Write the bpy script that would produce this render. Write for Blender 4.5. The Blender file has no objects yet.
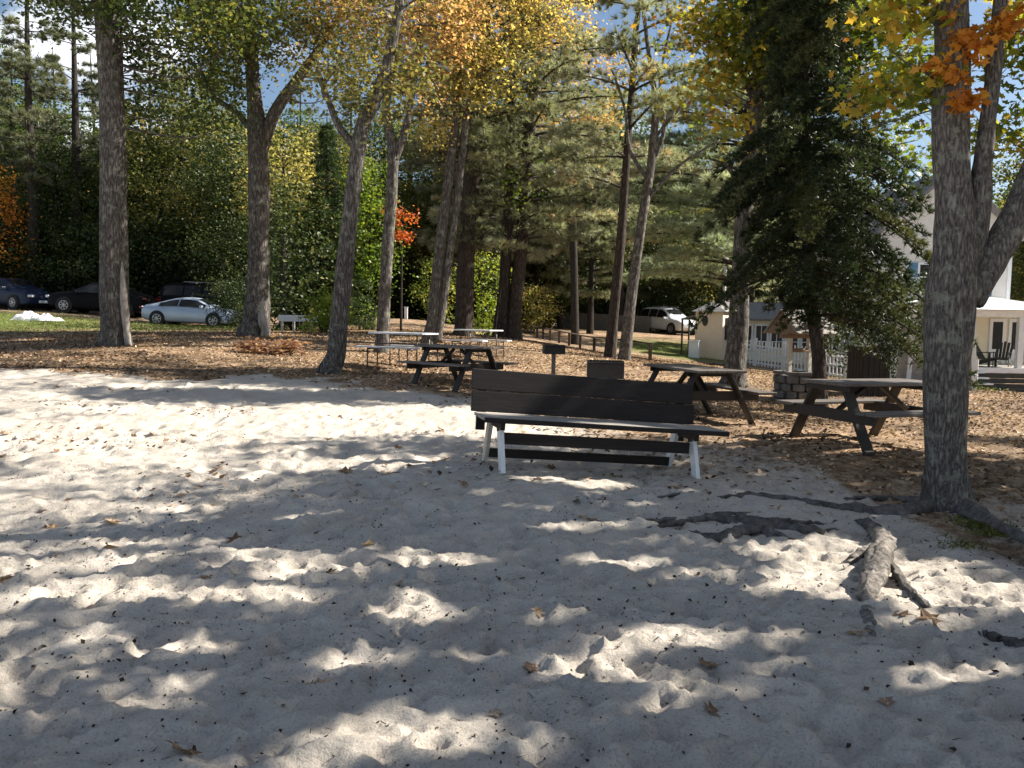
import bpy, math, random
import numpy as np
from mathutils import Vector, Matrix

R = math.radians
rng = np.random.default_rng(11)
random.seed(5)
scene = bpy.context.scene
COL = scene.collection

# ------------------------------------------------------------------ camera
FPX = 819.0
CAMZ = 1.5
PITCH = math.atan((384 - 322) / FPX)
ROLL = R(1.0)
_f = Vector((0, math.cos(PITCH), -math.sin(PITCH)))
_u0 = Vector((0, math.sin(PITCH), math.cos(PITCH)))
_r0 = Vector((1, 0, 0))
_r = _r0 * math.cos(ROLL) + _u0 * math.sin(ROLL)
_u = -_r0 * math.sin(ROLL) + _u0 * math.cos(ROLL)
cam_d = bpy.data.cameras.new('camera')
cam = bpy.data.objects.new('camera', cam_d)
COL.objects.link(cam)
cam.matrix_world = Matrix(((_r.x, _u.x, -_f.x, 0), (_r.y, _u.y, -_f.y, 0), (_r.z, _u.z, -_f.z, CAMZ), (0, 0, 0, 1)))
cam_d.sensor_width = 36
cam_d.lens = FPX / 1024 * 36
cam_d.clip_start = 0.05
cam_d.clip_end = 2000
scene.camera = cam


def P(px, py, Y):
    """world point seen at pixel (px, py) at distance Y ahead"""
    d = _f + _r * ((px - 512) / FPX) - _u * ((py - 384) / FPX)
    k = Y / d.y
    return Vector((d.x * k, Y, CAMZ + d.z * k))


# ------------------------------------------------------------------ noise
def _hash(ix, iy, s):
    h = (ix.astype(np.int64) * 374761393 + iy.astype(np.int64) * 668265263 + s * 1442695041) & 0x7fffffff
    h = ((h ^ (h >> 13)) * 1274126177) & 0x7fffffff
    return ((h ^ (h >> 16)) & 0xffff) / 65535.0


def vnoise(x, y, s=0):
    x = np.asarray(x, float); y = np.asarray(y, float)
    ix = np.floor(x); iy = np.floor(y)
    fx = x - ix; fy = y - iy
    fx = fx * fx * (3 - 2 * fx); fy = fy * fy * (3 - 2 * fy)
    a = _hash(ix, iy, s); b = _hash(ix + 1, iy, s); c = _hash(ix, iy + 1, s); d = _hash(ix + 1, iy + 1, s)
    return (a * (1 - fx) + b * fx) * (1 - fy) + (c * (1 - fx) + d * fx) * fy - 0.5


# ------------------------------------------------------------------ terrain
CP = [(40, 310, 40), (100, 315, 38), (190, 327, 36), (38, 321, 30), (10, 348, 18), (115, 345, 18), (255, 335, 21),
      (300, 333, 26), (333, 372, 15), (380, 352, 19), (430, 345, 21), (463, 336, 25), (508, 338, 26), (420, 320, 40),
      (537, 338, 43), (559, 343, 37), (594, 352, 31), (648, 361, 25), (615, 359, 22.5), (665, 337, 50), (715, 358, 38),
      (733, 385, 17), (985, 393, 31), (1020, 395, 30), (910, 385, 20), (855, 448, 9.3), (948, 508, 7), (500, 471, 7.4), (695, 472, 8.0),
      (725, 421, 11.8), (450, 389, 13.6), (0, 440, 8.2), (100, 376, 13), (790, 402, 15.5), (250, 378, 14)]
_cx, _cy, _cz = [], [], []
for a in CP:
    p = P(*a); _cx.append(p.x); _cy.append(p.y); _cz.append(p.z)
for x in (-6, -3, 0, 3, 5):
    for y in (-4, 1, 3, 5):
        _cx.append(x); _cy.append(y); _cz.append(0.0)
for x, y, z in ((-9, 3, .08), (10, 4, -.02), (12, 9, -.05), (-70, 75, 2.2), (-30, 75, 1.9), (0, 75, 1.2), (30, 75, .4), (70, 75, -.2),
                (34, 42, -.9), (-40, 35, 1.8), (-30, 15, 1.0), (35, 15, -.4), (-25, -4, .2), (25, -4, 0), (20, 55, .5)):
    _cx.append(x); _cy.append(y); _cz.append(z)
_c = np.stack([_cx, _cy], 1) / 10.0
_cz = np.array(_cz)


def _U(r2):
    return np.where(r2 > 1e-12, r2 * np.log(np.maximum(r2, 1e-12)), 0.0)


_n = len(_cz)
_K = _U(((_c[:, None] - _c[None]) ** 2).sum(-1)) + np.eye(_n) * 0.002
_A = np.zeros((_n + 3, _n + 3)); _A[:_n, :_n] = _K
_A[:_n, _n] = 1; _A[:_n, _n + 1:] = _c; _A[_n, :_n] = 1; _A[_n + 1:, :_n] = _c.T
_w = np.linalg.solve(_A, np.concatenate([_cz, np.zeros(3)]))


def ground_np(x, y):
    x = np.clip(np.asarray(x, float), -70, 70); y = np.clip(np.asarray(y, float), -5, 75)
    q = np.stack([x.ravel(), y.ravel()], 1) / 10.0
    out = np.empty(len(q))
    for i in range(0, len(q), 20000):
        b = q[i:i + 20000]
        out[i:i + 20000] = _U(((b[:, None] - _c[None]) ** 2).sum(-1)) @ _w[:_n] + _w[_n] + b @ _w[_n + 1:]
    return out.reshape(x.shape)


def gz(x, y):
    return float(ground_np(np.array([x]), np.array([y]))[0])


def G(px, Y):
    """ground point in the column px at distance Y"""
    y0 = 322 + (px - 512) * math.tan(ROLL)
    z = CAMZ
    for _ in range(4):
        row = y0 + (CAMZ - z) * FPX / Y
        p = P(px, row, Y)
        z = gz(p.x, Y)
    return Vector((p.x, Y, z))


def pix2ground(px, py):
    Y = 2.0
    while Y < 90:
        p = P(px, py, Y)
        if p.z <= gz(p.x, Y):
            lo, hi = Y / 1.03, Y
            for _ in range(12):
                m = (lo + hi) / 2; p = P(px, py, m)
                if p.z <= gz(p.x, m): hi = m
                else: lo = m
            p = P(px, py, hi)
            return Vector((p.x, p.y, gz(p.x, p.y)))
        Y *= 1.03
    return P(px, py, 90)


# ------------------------------------------------------------------ objects
def tag(o, label=None, cat=None, group=None, kind=None):
    if label: o['label'] = label
    if cat: o['category'] = cat
    if group: o['group'] = group
    if kind: o['kind'] = kind
    return o


def thing(name, label, cat, loc=(0, 0, 0), rz=0.0, group=None):
    o = bpy.data.objects.new(name, None)
    o.empty_display_size = 0.2
    COL.objects.link(o)
    o.location = loc; o.rotation_euler = (0, 0, rz)
    return tag(o, label, cat, group)


def copy_tree(o, parent=None):
    c = o.copy(); COL.objects.link(c); c.parent = parent
    for ch in list(o.children):
        copy_tree(ch, c)
    return c


class MB:
    def __init__(s):
        s.v = []; s.f = []

    def box(s, c, size, M=None):
        hx, hy, hz = size[0] / 2, size[1] / 2, size[2] / 2
        i = len(s.v); c = Vector(c)
        for dx, dy, dz in ((-1, -1, -1), (1, -1, -1), (1, 1, -1), (-1, 1, -1), (-1, -1, 1), (1, -1, 1), (1, 1, 1), (-1, 1, 1)):
            p = Vector((dx * hx, dy * hy, dz * hz))
            if M is not None: p = M @ p
            s.v.append(c + p)
        s.f += [(i, i + 3, i + 2, i + 1), (i + 4, i + 5, i + 6, i + 7), (i, i + 1, i + 5, i + 4), (i + 1, i + 2, i + 6, i + 5),
                (i + 2, i + 3, i + 7, i + 6), (i + 3, i, i + 4, i + 7)]
        return s

    def beam(s, a, b, w, h, up=(0, 0, 1)):
        """bar from a to b; w across, h along the up direction"""
        a = Vector(a); b = Vector(b); d = (b - a)
        L = d.length; d.normalize()
        up = Vector(up); x = d.cross(up)
        if x.length < 1e-4: x = d.cross(Vector((1, 0, 0)))
        x.normalize(); z = x.cross(d).normalized()
        M = Matrix((d, -x, z)).transposed()
        return s.box((a + b) / 2, (L, w, h), M)

    def tube(s, pts, rad, n=8, cap=True, flute=0.0, seed=0, lobes=None):
        pts = [Vector(p) for p in pts]
        base = len(s.v); m = len(pts)
        ref = Vector((1, 0, 0))
        for k, p in enumerate(pts):
            d = (pts[min(k + 1, m - 1)] - pts[max(k - 1, 0)]).normalized()
            x = (ref - d * ref.dot(d))
            if x.length < 1e-3: x = Vector((0, 1, 0)) - d * d.y
            x.normalize(); ref = x; y = d.cross(x)
            for j in range(n):
                a = 2 * math.pi * j / n
                r = rad[k]
                if flute:
                    r *= 1 + flute * float(vnoise(math.cos(a) * 2.2 + 5 + seed, math.sin(a) * 2.2 + k * 0.35, seed) * 2)
                if lobes and k < len(lobes):
                    r *= 1 + lobes[k] * (0.22 + 0.78 * math.cos(a * 5 + seed))
                s.v.append(p + x * (r * math.cos(a)) + y * (r * math.sin(a)))
        for k in range(m - 1):
            for j in range(n):
                a = base + k * n + j; b = base + k * n + (j + 1) % n
                s.f.append((a, b, b + n, a + n))
        if cap:
            s.f.append(tuple(base + j for j in reversed(range(n))))
            s.f.append(tuple(base + (m - 1) * n + j for j in range(n)))
        return s

    def prism(s, poly, axis, a, b):
        """polygon of (u, v) pushed along an axis from a to b"""
        i = len(s.v); n = len(poly)
        for t in (a, b):
            for u, v in poly:
                s.v.append(Vector({'x': (t, u, v), 'y': (u, t, v), 'z': (u, v, t)}[axis]))
        s.f.append(tuple(i + k for k in range(n))); s.f.append(tuple(i + n + k for k in reversed(range(n))))
        for k in range(n):
            k2 = (k + 1) % n
            s.f.append((i + k, i + k2, i + n + k2, i + n + k))
        return s

    def lathe(s, prof, n=16, M=None, close=False):
        i = len(s.v); m = len(prof)
        for r, z in prof:
            for j in range(n):
                a = 2 * math.pi * j / n
                p = Vector((r * math.cos(a), r * math.sin(a), z))
                s.v.append(M @ p if M is not None else p)
        for k in range(m if close else m - 1):
            for j in range(n):
                a = i + k * n + j; b = i + k * n + (j + 1) % n
                c2 = i + ((k + 1) % m) * n
                s.f.append((a, b, c2 + (j + 1) % n, c2 + j))
        return s

    def build(s, name, mat, parent=None, origin=None, smooth=False, bevel=0, sub=0):
        me = bpy.data.meshes.new(name)
        o0 = Vector(origin) if origin is not None else Vector((0, 0, 0))
        me.from_pydata([tuple(v - o0) for v in s.v], [], s.f)
        me.update()
        import bmesh
        bm = bmesh.new(); bm.from_mesh(me); bmesh.ops.recalc_face_normals(bm, faces=bm.faces); bm.to_mesh(me); bm.free()
        if smooth: me.polygons.foreach_set('use_smooth', [True] * len(me.polygons))
        me.materials.append(mat)
        o = bpy.data.objects.new(name, me); COL.objects.link(o); o.parent = parent
        if bevel:
            m = o.modifiers.new('bevel', 'BEVEL'); m.width = bevel; m.segments = 2; m.limit_method = 'ANGLE'
        if sub:
            m = o.modifiers.new('subsurf', 'SUBSURF'); m.levels = sub; m.render_levels = sub
        return o


def raw_mesh(name, V, k, mat, parent=None, tint=None, smooth=False):
    """mesh of separate k-gons: V is (N*k, 3)"""
    V = np.ascontiguousarray(V, dtype=np.float32)
    n = len(V); nf = n // k
    me = bpy.data.meshes.new(name)
    me.vertices.add(n); me.vertices.foreach_set('co', V.ravel())
    me.loops.add(n); me.loops.foreach_set('vertex_index', np.arange(n, dtype=np.int32))
    me.polygons.add(nf); me.polygons.foreach_set('loop_start', np.arange(0, n, k, dtype=np.int32))
    me.update(calc_edges=True)
    if tint is not None:
        at = me.attributes.new('tint', 'FLOAT', 'FACE'); at.data.foreach_set('value', np.ascontiguousarray(tint, dtype=np.float32))
    me.materials.append(mat)
    o = bpy.data.objects.new(name, me); COL.objects.link(o); o.parent = parent
    return o


KITE = np.array([(0, 0, 0), (.33, .42, .08), (0, 1, -.05), (-.33, .42, .08)])
LOBED = np.array([(0, 0, 0), (.12, .18, .02), (.42, .2, .06), (.2, .38, .03), (.5, .58, .08), (.2, .66, .02), (0, 1, -.06), (-.2, .66, .02),
                  (-.5, .58, .08), (-.2, .38, .03), (-.42, .2, .06), (-.12, .18, .02)])


def leaf_verts(C, size, g, tmpl=KITE, up=0.5):
    n = len(C)
    N = g.normal(size=(n, 3)); N[:, 2] += up * np.sign(N[:, 2] + .3) * 1.0
    N /= np.linalg.norm(N, axis=1, keepdims=True)
    T = g.normal(size=(n, 3)); T -= N * (T * N).sum(1, keepdims=True); T /= np.linalg.norm(T, axis=1, keepdims=True)
    B = np.cross(N, T)
    t = tmpl
    V = C[:, None, :] + size[:, None, None] * (T[:, None, :] * t[None, :, 0:1] + B[:, None, :] * (t[None, :, 1:2] - .5) + N[:, None, :] * t[None, :, 2:3])
    return V.reshape(-1, 3), len(t)


# ------------------------------------------------------------------ materials
def new_mat(name):
    m = bpy.data.materials.new(name); m.use_nodes = True
    nt = m.node_tree; nt.nodes.clear()
    out = nt.nodes.new('ShaderNodeOutputMaterial')
    return m, nt, out


def nd(nt, t, **kw):
    n = nt.nodes.new(t)
    for k, v in kw.items():
        if k in n.inputs: n.inputs[k].default_value = v
        else: setattr(n, k, v)
    return n


def ramp(nt, stops, fac=None):
    r = nt.nodes.new('ShaderNodeValToRGB')
    el = r.color_ramp.elements
    while len(el) > 1: el.remove(el[-1])
    el[0].position = stops[0][0]; el[0].color = (*stops[0][1], 1)
    for p, c in stops[1:]:
        e = el.new(p); e.color = (*c, 1)
    if fac is not None: nt.links.new(fac, r.inputs['Fac'])
    return r


def bump(nt, height, strength, dist=0.01):
    b = nd(nt, 'ShaderNodeBump'); b.inputs['Strength'].default_value = strength; b.inputs['Distance'].default_value = dist
    nt.links.new(height, b.inputs['Height']); return b


def simple(name, c1, c2=None, scale=8, rough=.6, metal=0, stretch=(1, 1, 1), bumpk=0.15, bdist=.01, spec=.5):
    m, nt, out = new_mat(name)
    p = nd(nt, 'ShaderNodeBsdfPrincipled'); p.inputs['Roughness'].default_value = rough; p.inputs['Metallic'].default_value = metal
    p.inputs['Specular IOR Level'].default_value = spec
    tc = nd(nt, 'ShaderNodeTexCoord'); mp = nd(nt, 'ShaderNodeMapping'); mp.inputs['Scale'].default_value = stretch
    nt.links.new(tc.outputs['Object'], mp.inputs['Vector'])
    n = nd(nt, 'ShaderNodeTexNoise'); n.inputs['Scale'].default_value = scale; n.inputs['Detail'].default_value = 6; n.inputs['Roughness'].default_value = .65
    nt.links.new(mp.outputs['Vector'], n.inputs['Vector'])
    r = ramp(nt, [(.3, c1), (.7, c2 or c1)], n.outputs['Fac'])
    nt.links.new(r.outputs['Color'], p.inputs['Base Color'])
    if bumpk:
        b = bump(nt, n.outputs['Fac'], bumpk, bdist); nt.links.new(b.outputs['Normal'], p.inputs['Normal'])
    nt.links.new(p.outputs['BSDF'], out.inputs['Surface'])
    return m


def bark(name, dark, mid, light, lichen=None, lich_amt=.0, scale=1.0):
    m, nt, out = new_mat(name)
    p = nd(nt, 'ShaderNodeBsdfPrincipled'); p.inputs['Roughness'].default_value = .95; p.inputs['Specular IOR Level'].default_value = .15
    tc = nd(nt, 'ShaderNodeTexCoord'); mp = nd(nt, 'ShaderNodeMapping'); mp.inputs['Scale'].default_value = (19 * scale, 19 * scale, 4.2 * scale)
    nt.links.new(tc.outputs['Object'], mp.inputs['Vector'])
    w = nd(nt, 'ShaderNodeTexNoise'); w.inputs['Scale'].default_value = 1.3; w.inputs['Detail'].default_value = 5
    nt.links.new(mp.outputs['Vector'], w.inputs['Vector'])
    mx = nd(nt, 'ShaderNodeMixRGB'); mx.inputs['Fac'].default_value = .42
    nt.links.new(mp.outputs['Vector'], mx.inputs['Color1']); nt.links.new(w.outputs['Color'], mx.inputs['Color2'])
    v = nd(nt, 'ShaderNodeTexVoronoi'); v.feature = 'DISTANCE_TO_EDGE'; v.inputs['Scale'].default_value = 1.6
    nt.links.new(mx.outputs['Color'], v.inputs['Vector'])
    n2 = nd(nt, 'ShaderNodeTexNoise'); n2.inputs['Scale'].default_value = 2.4; n2.inputs['Detail'].default_value = 8; n2.inputs['Roughness'].default_value = .7
    nt.links.new(mp.outputs['Vector'], n2.inputs['Vector'])
    mul = nd(nt, 'ShaderNodeMath', operation='MULTIPLY_ADD'); mul.inputs[1].default_value = .75; nt.links.new(v.outputs['Distance'], mul.inputs[0]); 
    sub = nd(nt, 'ShaderNodeMath', operation='SUBTRACT'); sub.inputs[1].default_value = .18; nt.links.new(n2.outputs['Fac'], sub.inputs[0])
    nt.links.new(sub.outputs[0], mul.inputs[2])
    r = ramp(nt, [(.18, dark), (.40, mid), (.66, light)], mul.outputs[0])
    col = r.outputs['Color']
    if lichen:
        n3 = nd(nt, 'ShaderNodeTexNoise'); n3.inputs['Scale'].default_value = 6.5; n3.inputs['Detail'].default_value = 7; n3.inputs['Roughness'].default_value = .75
        nt.links.new(tc.outputs['Object'], n3.inputs['Vector'])
        lr = ramp(nt, [(.60 - lich_amt, (0, 0, 0)), (.66 - lich_amt * .9, (1, 1, 1))], n3.outputs['Fac'])
        m2 = nd(nt, 'ShaderNodeMixRGB'); nt.links.new(lr.outputs['Color'], m2.inputs['Fac']); nt.links.new(col, m2.inputs['Color1']); m2.inputs['Color2'].default_value = (*lichen, 1)
        m3 = nd(nt, 'ShaderNodeMixRGB', blend_type='MULTIPLY'); m3.inputs['Fac'].default_value = .55
        sc = ramp(nt, [(.2, (.35, .35, .35)), (.75, (1.15, 1.15, 1.15))], mul.outputs[0])
        nt.links.new(m2.outputs['Color'], m3.inputs['Color1']); nt.links.new(sc.outputs['Color'], m3.inputs['Color2'])
        col = m3.outputs['Color']
    nt.links.new(col, p.inputs['Base Color'])
    b = bump(nt, mul.outputs[0], .75, .03); nt.links.new(b.outputs['Normal'], p.inputs['Normal'])
    nt.links.new(p.outputs['BSDF'], out.inputs['Surface'])
    return m


def leaf_mat(name, stops, trans=.4, rough=.5, spec=.35):
    m, nt, out = new_mat(name)
    a = nd(nt, 'ShaderNodeAttribute'); a.attribute_name = 'tint'
    r = ramp(nt, stops, a.outputs['Fac'])
    p = nd(nt, 'ShaderNodeBsdfPrincipled'); p.inputs['Roughness'].default_value = rough; p.inputs['Specular IOR Level'].default_value = spec
    nt.links.new(r.outputs['Color'], p.inputs['Base Color'])
    t = nd(nt, 'ShaderNodeBsdfTranslucent'); g = nd(nt, 'ShaderNodeMixRGB', blend_type='MULTIPLY'); g.inputs['Fac'].default_value = 1
    g.inputs['Color2'].default_value = (1.6, 1.6, 1.0, 1); nt.links.new(r.outputs['Color'], g.inputs['Color1'])
    nt.links.new(g.outputs['Color'], t.inputs['Color'])
    mx = nd(nt, 'ShaderNodeMixShader'); mx.inputs['Fac'].default_value = trans
    nt.links.new(p.outputs['BSDF'], mx.inputs[1]); nt.links.new(t.outputs['BSDF'], mx.inputs[2])
    nt.links.new(mx.outputs['Shader'], out.inputs['Surface'])
    return m


M = {}
M['bark_oak'] = bark('oak_bark', (.035, .03, .027), (.11, .098, .09), (.21, .19, .175), (.24, .245, .20), .05)
M['bark_near'] = bark('grey_bark', (.05, .044, .04), (.145, .13, .12), (.26, .24, .22), (.27, .27, .23), .06, 1.7)
M['bark_pine'] = bark('pine_bark', (.018, .014, .012), (.048, .038, .033), (.095, .08, .07))
M['bark_far'] = simple('dark_bark', (.02, .017, .015), (.06, .052, .046), 6, .95, stretch=(3, 3, .6), bumpk=.6, bdist=.04, spec=.1)
M['root'] = simple('root_bark', (.045, .04, .036), (.20, .186, .172), 15, .95, bumpk=1.0, bdist=.03, spec=.1)
M['root_pale'] = simple('bleached_root', (.05, .043, .038), (.33, .30, .27), 20, .95, bumpk=1.0, bdist=.03, spec=.1)
M['leaf_green'] = leaf_mat('green_leaves', [(0, (.03, .05, .015)), (.45, (.07, .105, .03)), (.8, (.15, .18, .045)), (1, (.28, .25, .06))])
M['leaf_olive'] = leaf_mat('olive_leaves', [(0, (.055, .07, .02)), (.4, (.13, .14, .045)), (.7, (.25, .22, .07)), (1, (.40, .26, .08))])
M['leaf_gold'] = leaf_mat('gold_leaves', [(0, (.12, .115, .03)), (.35, (.33, .29, .10)), (.7, (.48, .39, .13)), (1, (.52, .34, .14))], trans=.5)
M['leaf_peach'] = leaf_mat('peach_leaves', [(0, (.16, .14, .06)), (.35, (.38, .25, .11)), (.7, (.50, .29, .15)), (1, (.55, .35, .18))], trans=.5)
M['leaf_yellowgreen'] = leaf_mat('yellow_green_leaves', [(0, (.055, .085, .015)), (.4, (.14, .18, .025)), (.7, (.36, .32, .045)), (.9, (.54, .35, .05)), (1, (.3, .10, .03))])
M['leaf_orange'] = leaf_mat('orange_leaves', [(0, (.24, .09, .02)), (.5, (.55, .21, .03)), (1, (.66, .36, .06))], trans=.5)
M['leaf_red'] = leaf_mat('orange_red_leaves', [(0, (.3, .06, .02)), (.6, (.5, .12, .03)), (1, (.55, .2, .05))])
M['leaf_shrub'] = leaf_mat('glossy_shrub_leaves', [(0, (.015, .028, .01)), (.5, (.035, .058, .018)), (.85, (.085, .11, .035)), (1, (.17, .17, .06))], trans=.22, rough=.5, spec=.28)
M['leaf_bright'] = leaf_mat('bright_green_leaves', [(0, (.05, .09, .012)), (.5, (.12, .19, .02)), (1, (.30, .32, .04))])
M['needle_pine'] = leaf_mat('white_pine_needles', [(0, (.09, .10, .065)), (.5, (.23, .245, .165)), (.9, (.38, .39, .29)), (1, (.38, .28, .17))], trans=.35, rough=.45)
M['needle_sunlit'] = leaf_mat('sunlit_pine_needles', [(0, (.12, .15, .10)), (.5, (.28, .33, .235)), (.9, (.44, .47, .37)), (1, (.42, .34, .22))], trans=.35, rough=.45)  # paler needles: sunlight on this one pine put into the colour
M['needle_dark'] = leaf_mat('hemlock_needles', [(0, (.014, .024, .010)), (.6, (.036, .054, .021)), (1, (.10, .11, .04))], trans=.2, rough=.5)
M['needle_spruce'] = leaf_mat('spruce_needles', [(0, (.018, .035, .014)), (.6, (.045, .08, .025)), (1, (.10, .15, .035))], trans=.2)
M['leaf_dead'] = leaf_mat('dead_leaves', [(0, (.05, .03, .02)), (.35, (.15, .09, .055)), (.65, (.32, .21, .13)), (1, (.60, .47, .33))], trans=.15, rough=.7, spec=.2)
M['debris'] = leaf_mat('dark_debris', [(0, (.018, .012, .008)), (1, (.06, .04, .025))], trans=0, rough=.8, spec=.2)
M['grass'] = leaf_mat('grass_blades', [(0, (.06, .10, .02)), (.6, (.13, .18, .035)), (1, (.32, .28, .10))], trans=.3)
M['dark_wood'] = simple('dark_stained_wood', (.007, .005, .005), (.026, .020, .019), 6, .7, stretch=(.7, 14, 14), bumpk=.3, bdist=.004, spec=.35)
M['table_wood'] = simple('brown_stained_wood', (.012, .009, .0075), (.03, .022, .018), 5, .6, stretch=(.6, 8, 8), bumpk=.3, bdist=.004, spec=.5)
M['grey_wood'] = simple('weathered_grey_wood', (.17, .155, .135), (.34, .32, .29), 5, .8, stretch=(.6, 9, 9), bumpk=.4, bdist=.004)
M['table_sheen_wood'] = simple('brown_wood_with_sheen', (.06, .048, .042), (.17, .15, .135), 5, .55, stretch=(.5, 8, 8), bumpk=.3, bdist=.004)  # paler than the legs: light glancing off tops and seats put into colour
M['white_paint'] = simple('white_paint', (.66, .68, .70), (.80, .81, .82), 7, .55, bumpk=.1)
M['cream_leg'] = simple('worn_cream_and_sunlit_white', (.42, .38, .31), (.68, .63, .54), 9, .7, bumpk=.2)
M['black_metal'] = simple('sooty_black_metal', (.012, .012, .012), (.035, .03, .027), 14, .6, bumpk=.2)
M['post_metal'] = simple('grey_post_metal', (.10, .095, .09), (.2, .19, .18), 14, .5, metal=.6)
M['tube_metal'] = simple('dull_tube_metal', (.06, .05, .045), (.11, .10, .09), 14, .45, metal=.5)
M['silver_top'] = simple('pale_grey_top', (.5, .52, .55), (.62, .64, .66), 6, .4, bumpk=.05)
M['cream_wall'] = simple('cream_siding', (.72, .58, .42), (.78, .64, .47), 4, .75, bumpk=.05)
M['house_wall'] = simple('pale_siding', (.64, .62, .58), (.72, .70, .66), 3, .75, bumpk=.05)
M['porch_wall'] = simple('porch_cream_siding', (.74, .68, .52), (.8, .74, .58), 3, .75, bumpk=.05)
M['shutter'] = simple('blue_shutter_paint', (.07, .19, .33), (.10, .25, .42), 6, .6)
M['shingle'] = simple('grey_roof_shingle', (.14, .135, .13), (.26, .25, .245), 9, .9, bumpk=.5, bdist=.02)
M['wall_shingle'] = simple('grey_cedar_shingle', (.21, .20, .20), (.37, .36, .365), 7, .9, stretch=(1, 1, 3), bumpk=.6, bdist=.02)
M['glass'] = simple('dark_window_glass', (.012, .013, .014), (.02, .022, .024), 2, .15, bumpk=0, spec=.2)
M['lattice_dark'] = simple('dark_skirting', (.028, .03, .027), (.06, .062, .056), 6, .8)
M['stone'] = simple('field_stone', (.06, .055, .05), (.20, .185, .165), 5, .9, bumpk=.8, bdist=.05)
M['well_wood'] = simple('well_brown_wood', (.16, .10, .065), (.27, .18, .12), 5, .8, stretch=(6, 6, 1))
M['rail_wood'] = simple('rail_brown_wood', (.05, .033, .024), (.11, .075, .055), 5, .8)
M['fence_grey'] = simple('grey_fence_board', (.13, .125, .12), (.22, .21, .20), 4, .9, stretch=(5, 5, 1))
M['car_silver'] = simple('silver_blue_car_paint', (.36, .42, .52), (.39, .45, .55), 2, .25, metal=.2, bumpk=0)
M['car_pale'] = simple('pale_silver_car_paint', (.66, .69, .74), (.70, .73, .78), 2, .22, metal=.1, bumpk=0)
M['fern'] = leaf_mat('rusty_fern', [(0, (.12, .06, .04)), (.6, (.24, .125, .085)), (1, (.36, .22, .15))])
M['car_navy'] = simple('navy_car_paint', (.012, .02, .045), (.016, .026, .055), 2, .35, metal=.0, bumpk=0, spec=.2)
M['car_black'] = simple('black_car_paint', (.005, .005, .006), (.008, .008, .009), 2, .5, bumpk=0, spec=.08)
M['rubber'] = simple('tyre_rubber', (.012, .012, .012), (.022, .022, .022), 20, .85)
M['alloy'] = simple('alloy_rim', (.38, .38, .39), (.46, .46, .47), 8, .35, metal=.7, bumpk=0)
M['lamp_red'] = simple('red_lamp_lens', (.09, .005, .005), (.11, .007, .007), 8, .2, bumpk=0)
M['lamp_clear'] = simple('clear_lamp_lens', (.6, .62, .64), (.7, .72, .74), 8, .15, bumpk=0)
M['boat_white'] = simple('boat_gelcoat', (.72, .74, .78), (.8, .82, .85), 3, .25, bumpk=0)
M['boat_blue'] = simple('boat_blue_stripe', (.04, .07, .2), (.05, .09, .24), 3, .3, bumpk=0)
M['olive_hull'] = simple('olive_hull', (.10, .085, .04), (.16, .13, .06), 4, .6)
M['tarp'] = simple('white_tarp', (.72, .72, .75), (.85, .85, .86), 5, .5, bumpk=.3, bdist=.03)
M['moss'] = leaf_mat('moss', [(0, (.05, .065, .012)), (1, (.16, .16, .03))], trans=.1, rough=.9)

# ------------------------------------------------------------------ world and sun
AZ, EL = R(76), R(37)
SUN = Vector((math.sin(AZ) * math.cos(EL), math.cos(AZ) * math.cos(EL), math.sin(EL)))
world = bpy.data.worlds.new('World'); scene.world = world; world.use_nodes = True
nt = world.node_tree; nt.nodes.clear()
out = nd(nt, 'ShaderNodeOutputWorld'); bg = nd(nt, 'ShaderNodeBackground'); bg.inputs['Strength'].default_value = 0.05
sky = nd(nt, 'ShaderNodeTexSky'); sky.sky_type = 'NISHITA'; sky.sun_disc = False
sky.sun_elevation = EL; sky.sun_rotation = AZ
sky.air_density = 1.0; sky.dust_density = .6; sky.ozone_density = 1.5
tc = nd(nt, 'ShaderNodeTexCoord')
mp = nd(nt, 'ShaderNodeMapping'); mp.inputs['Scale'].default_value = (1, 1, 2.4); mp.inputs['Location'].default_value = (.3, .1, .2)
nt.links.new(tc.outputs['Generated'], mp.inputs['Vector'])
cn = nd(nt, 'ShaderNodeTexNoise'); cn.inputs['Scale'].default_value = 3.2; cn.inputs['Detail'].default_value = 9; cn.inputs['Roughness'].default_value = .58
nt.links.new(mp.outputs['Vector'], cn.inputs['Vector'])
cr = ramp(nt, [(.54, (0, 0, 0)), (.65, (1, 1, 1))], cn.outputs['Fac'])
mx = nd(nt, 'ShaderNodeMixRGB'); mx.inputs['Color2'].default_value = (10, 10.3, 11, 1)
nt.links.new(cr.outputs['Color'], mx.inputs['Fac']); nt.links.new(sky.outputs['Color'], mx.inputs['Color1'])
nt.links.new(mx.outputs['Color'], bg.inputs['Color']); nt.links.new(bg.outputs['Background'], out.inputs['Surface'])
sd = bpy.data.lights.new('sun', 'SUN'); sd.energy = 5.0; sd.angle = R(.53); sd.color = (1, .93, .82)
so = bpy.data.objects.new('sun', sd); COL.objects.link(so); so.rotation_euler = SUN.to_track_quat('Z', 'Y').to_euler(); so.location = SUN * 60
scene.view_settings.view_transform = 'Standard'; scene.view_settings.look = 'None'; scene.view_settings.gamma = 1
scene.view_settings.exposure = 1.42
scene.render.engine = 'CYCLES'
scene.cycles.max_bounces = 6; scene.cycles.diffuse_bounces = 3; scene.cycles.transmission_bounces = 4; scene.cycles.transparent_max_bounces = 4
scene.cycles.use_adaptive_sampling = True; scene.cycles.adaptive_threshold = .02
scene.cycles.use_denoising = True
scene.cycles.sample_clamp_indirect = 4

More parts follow.
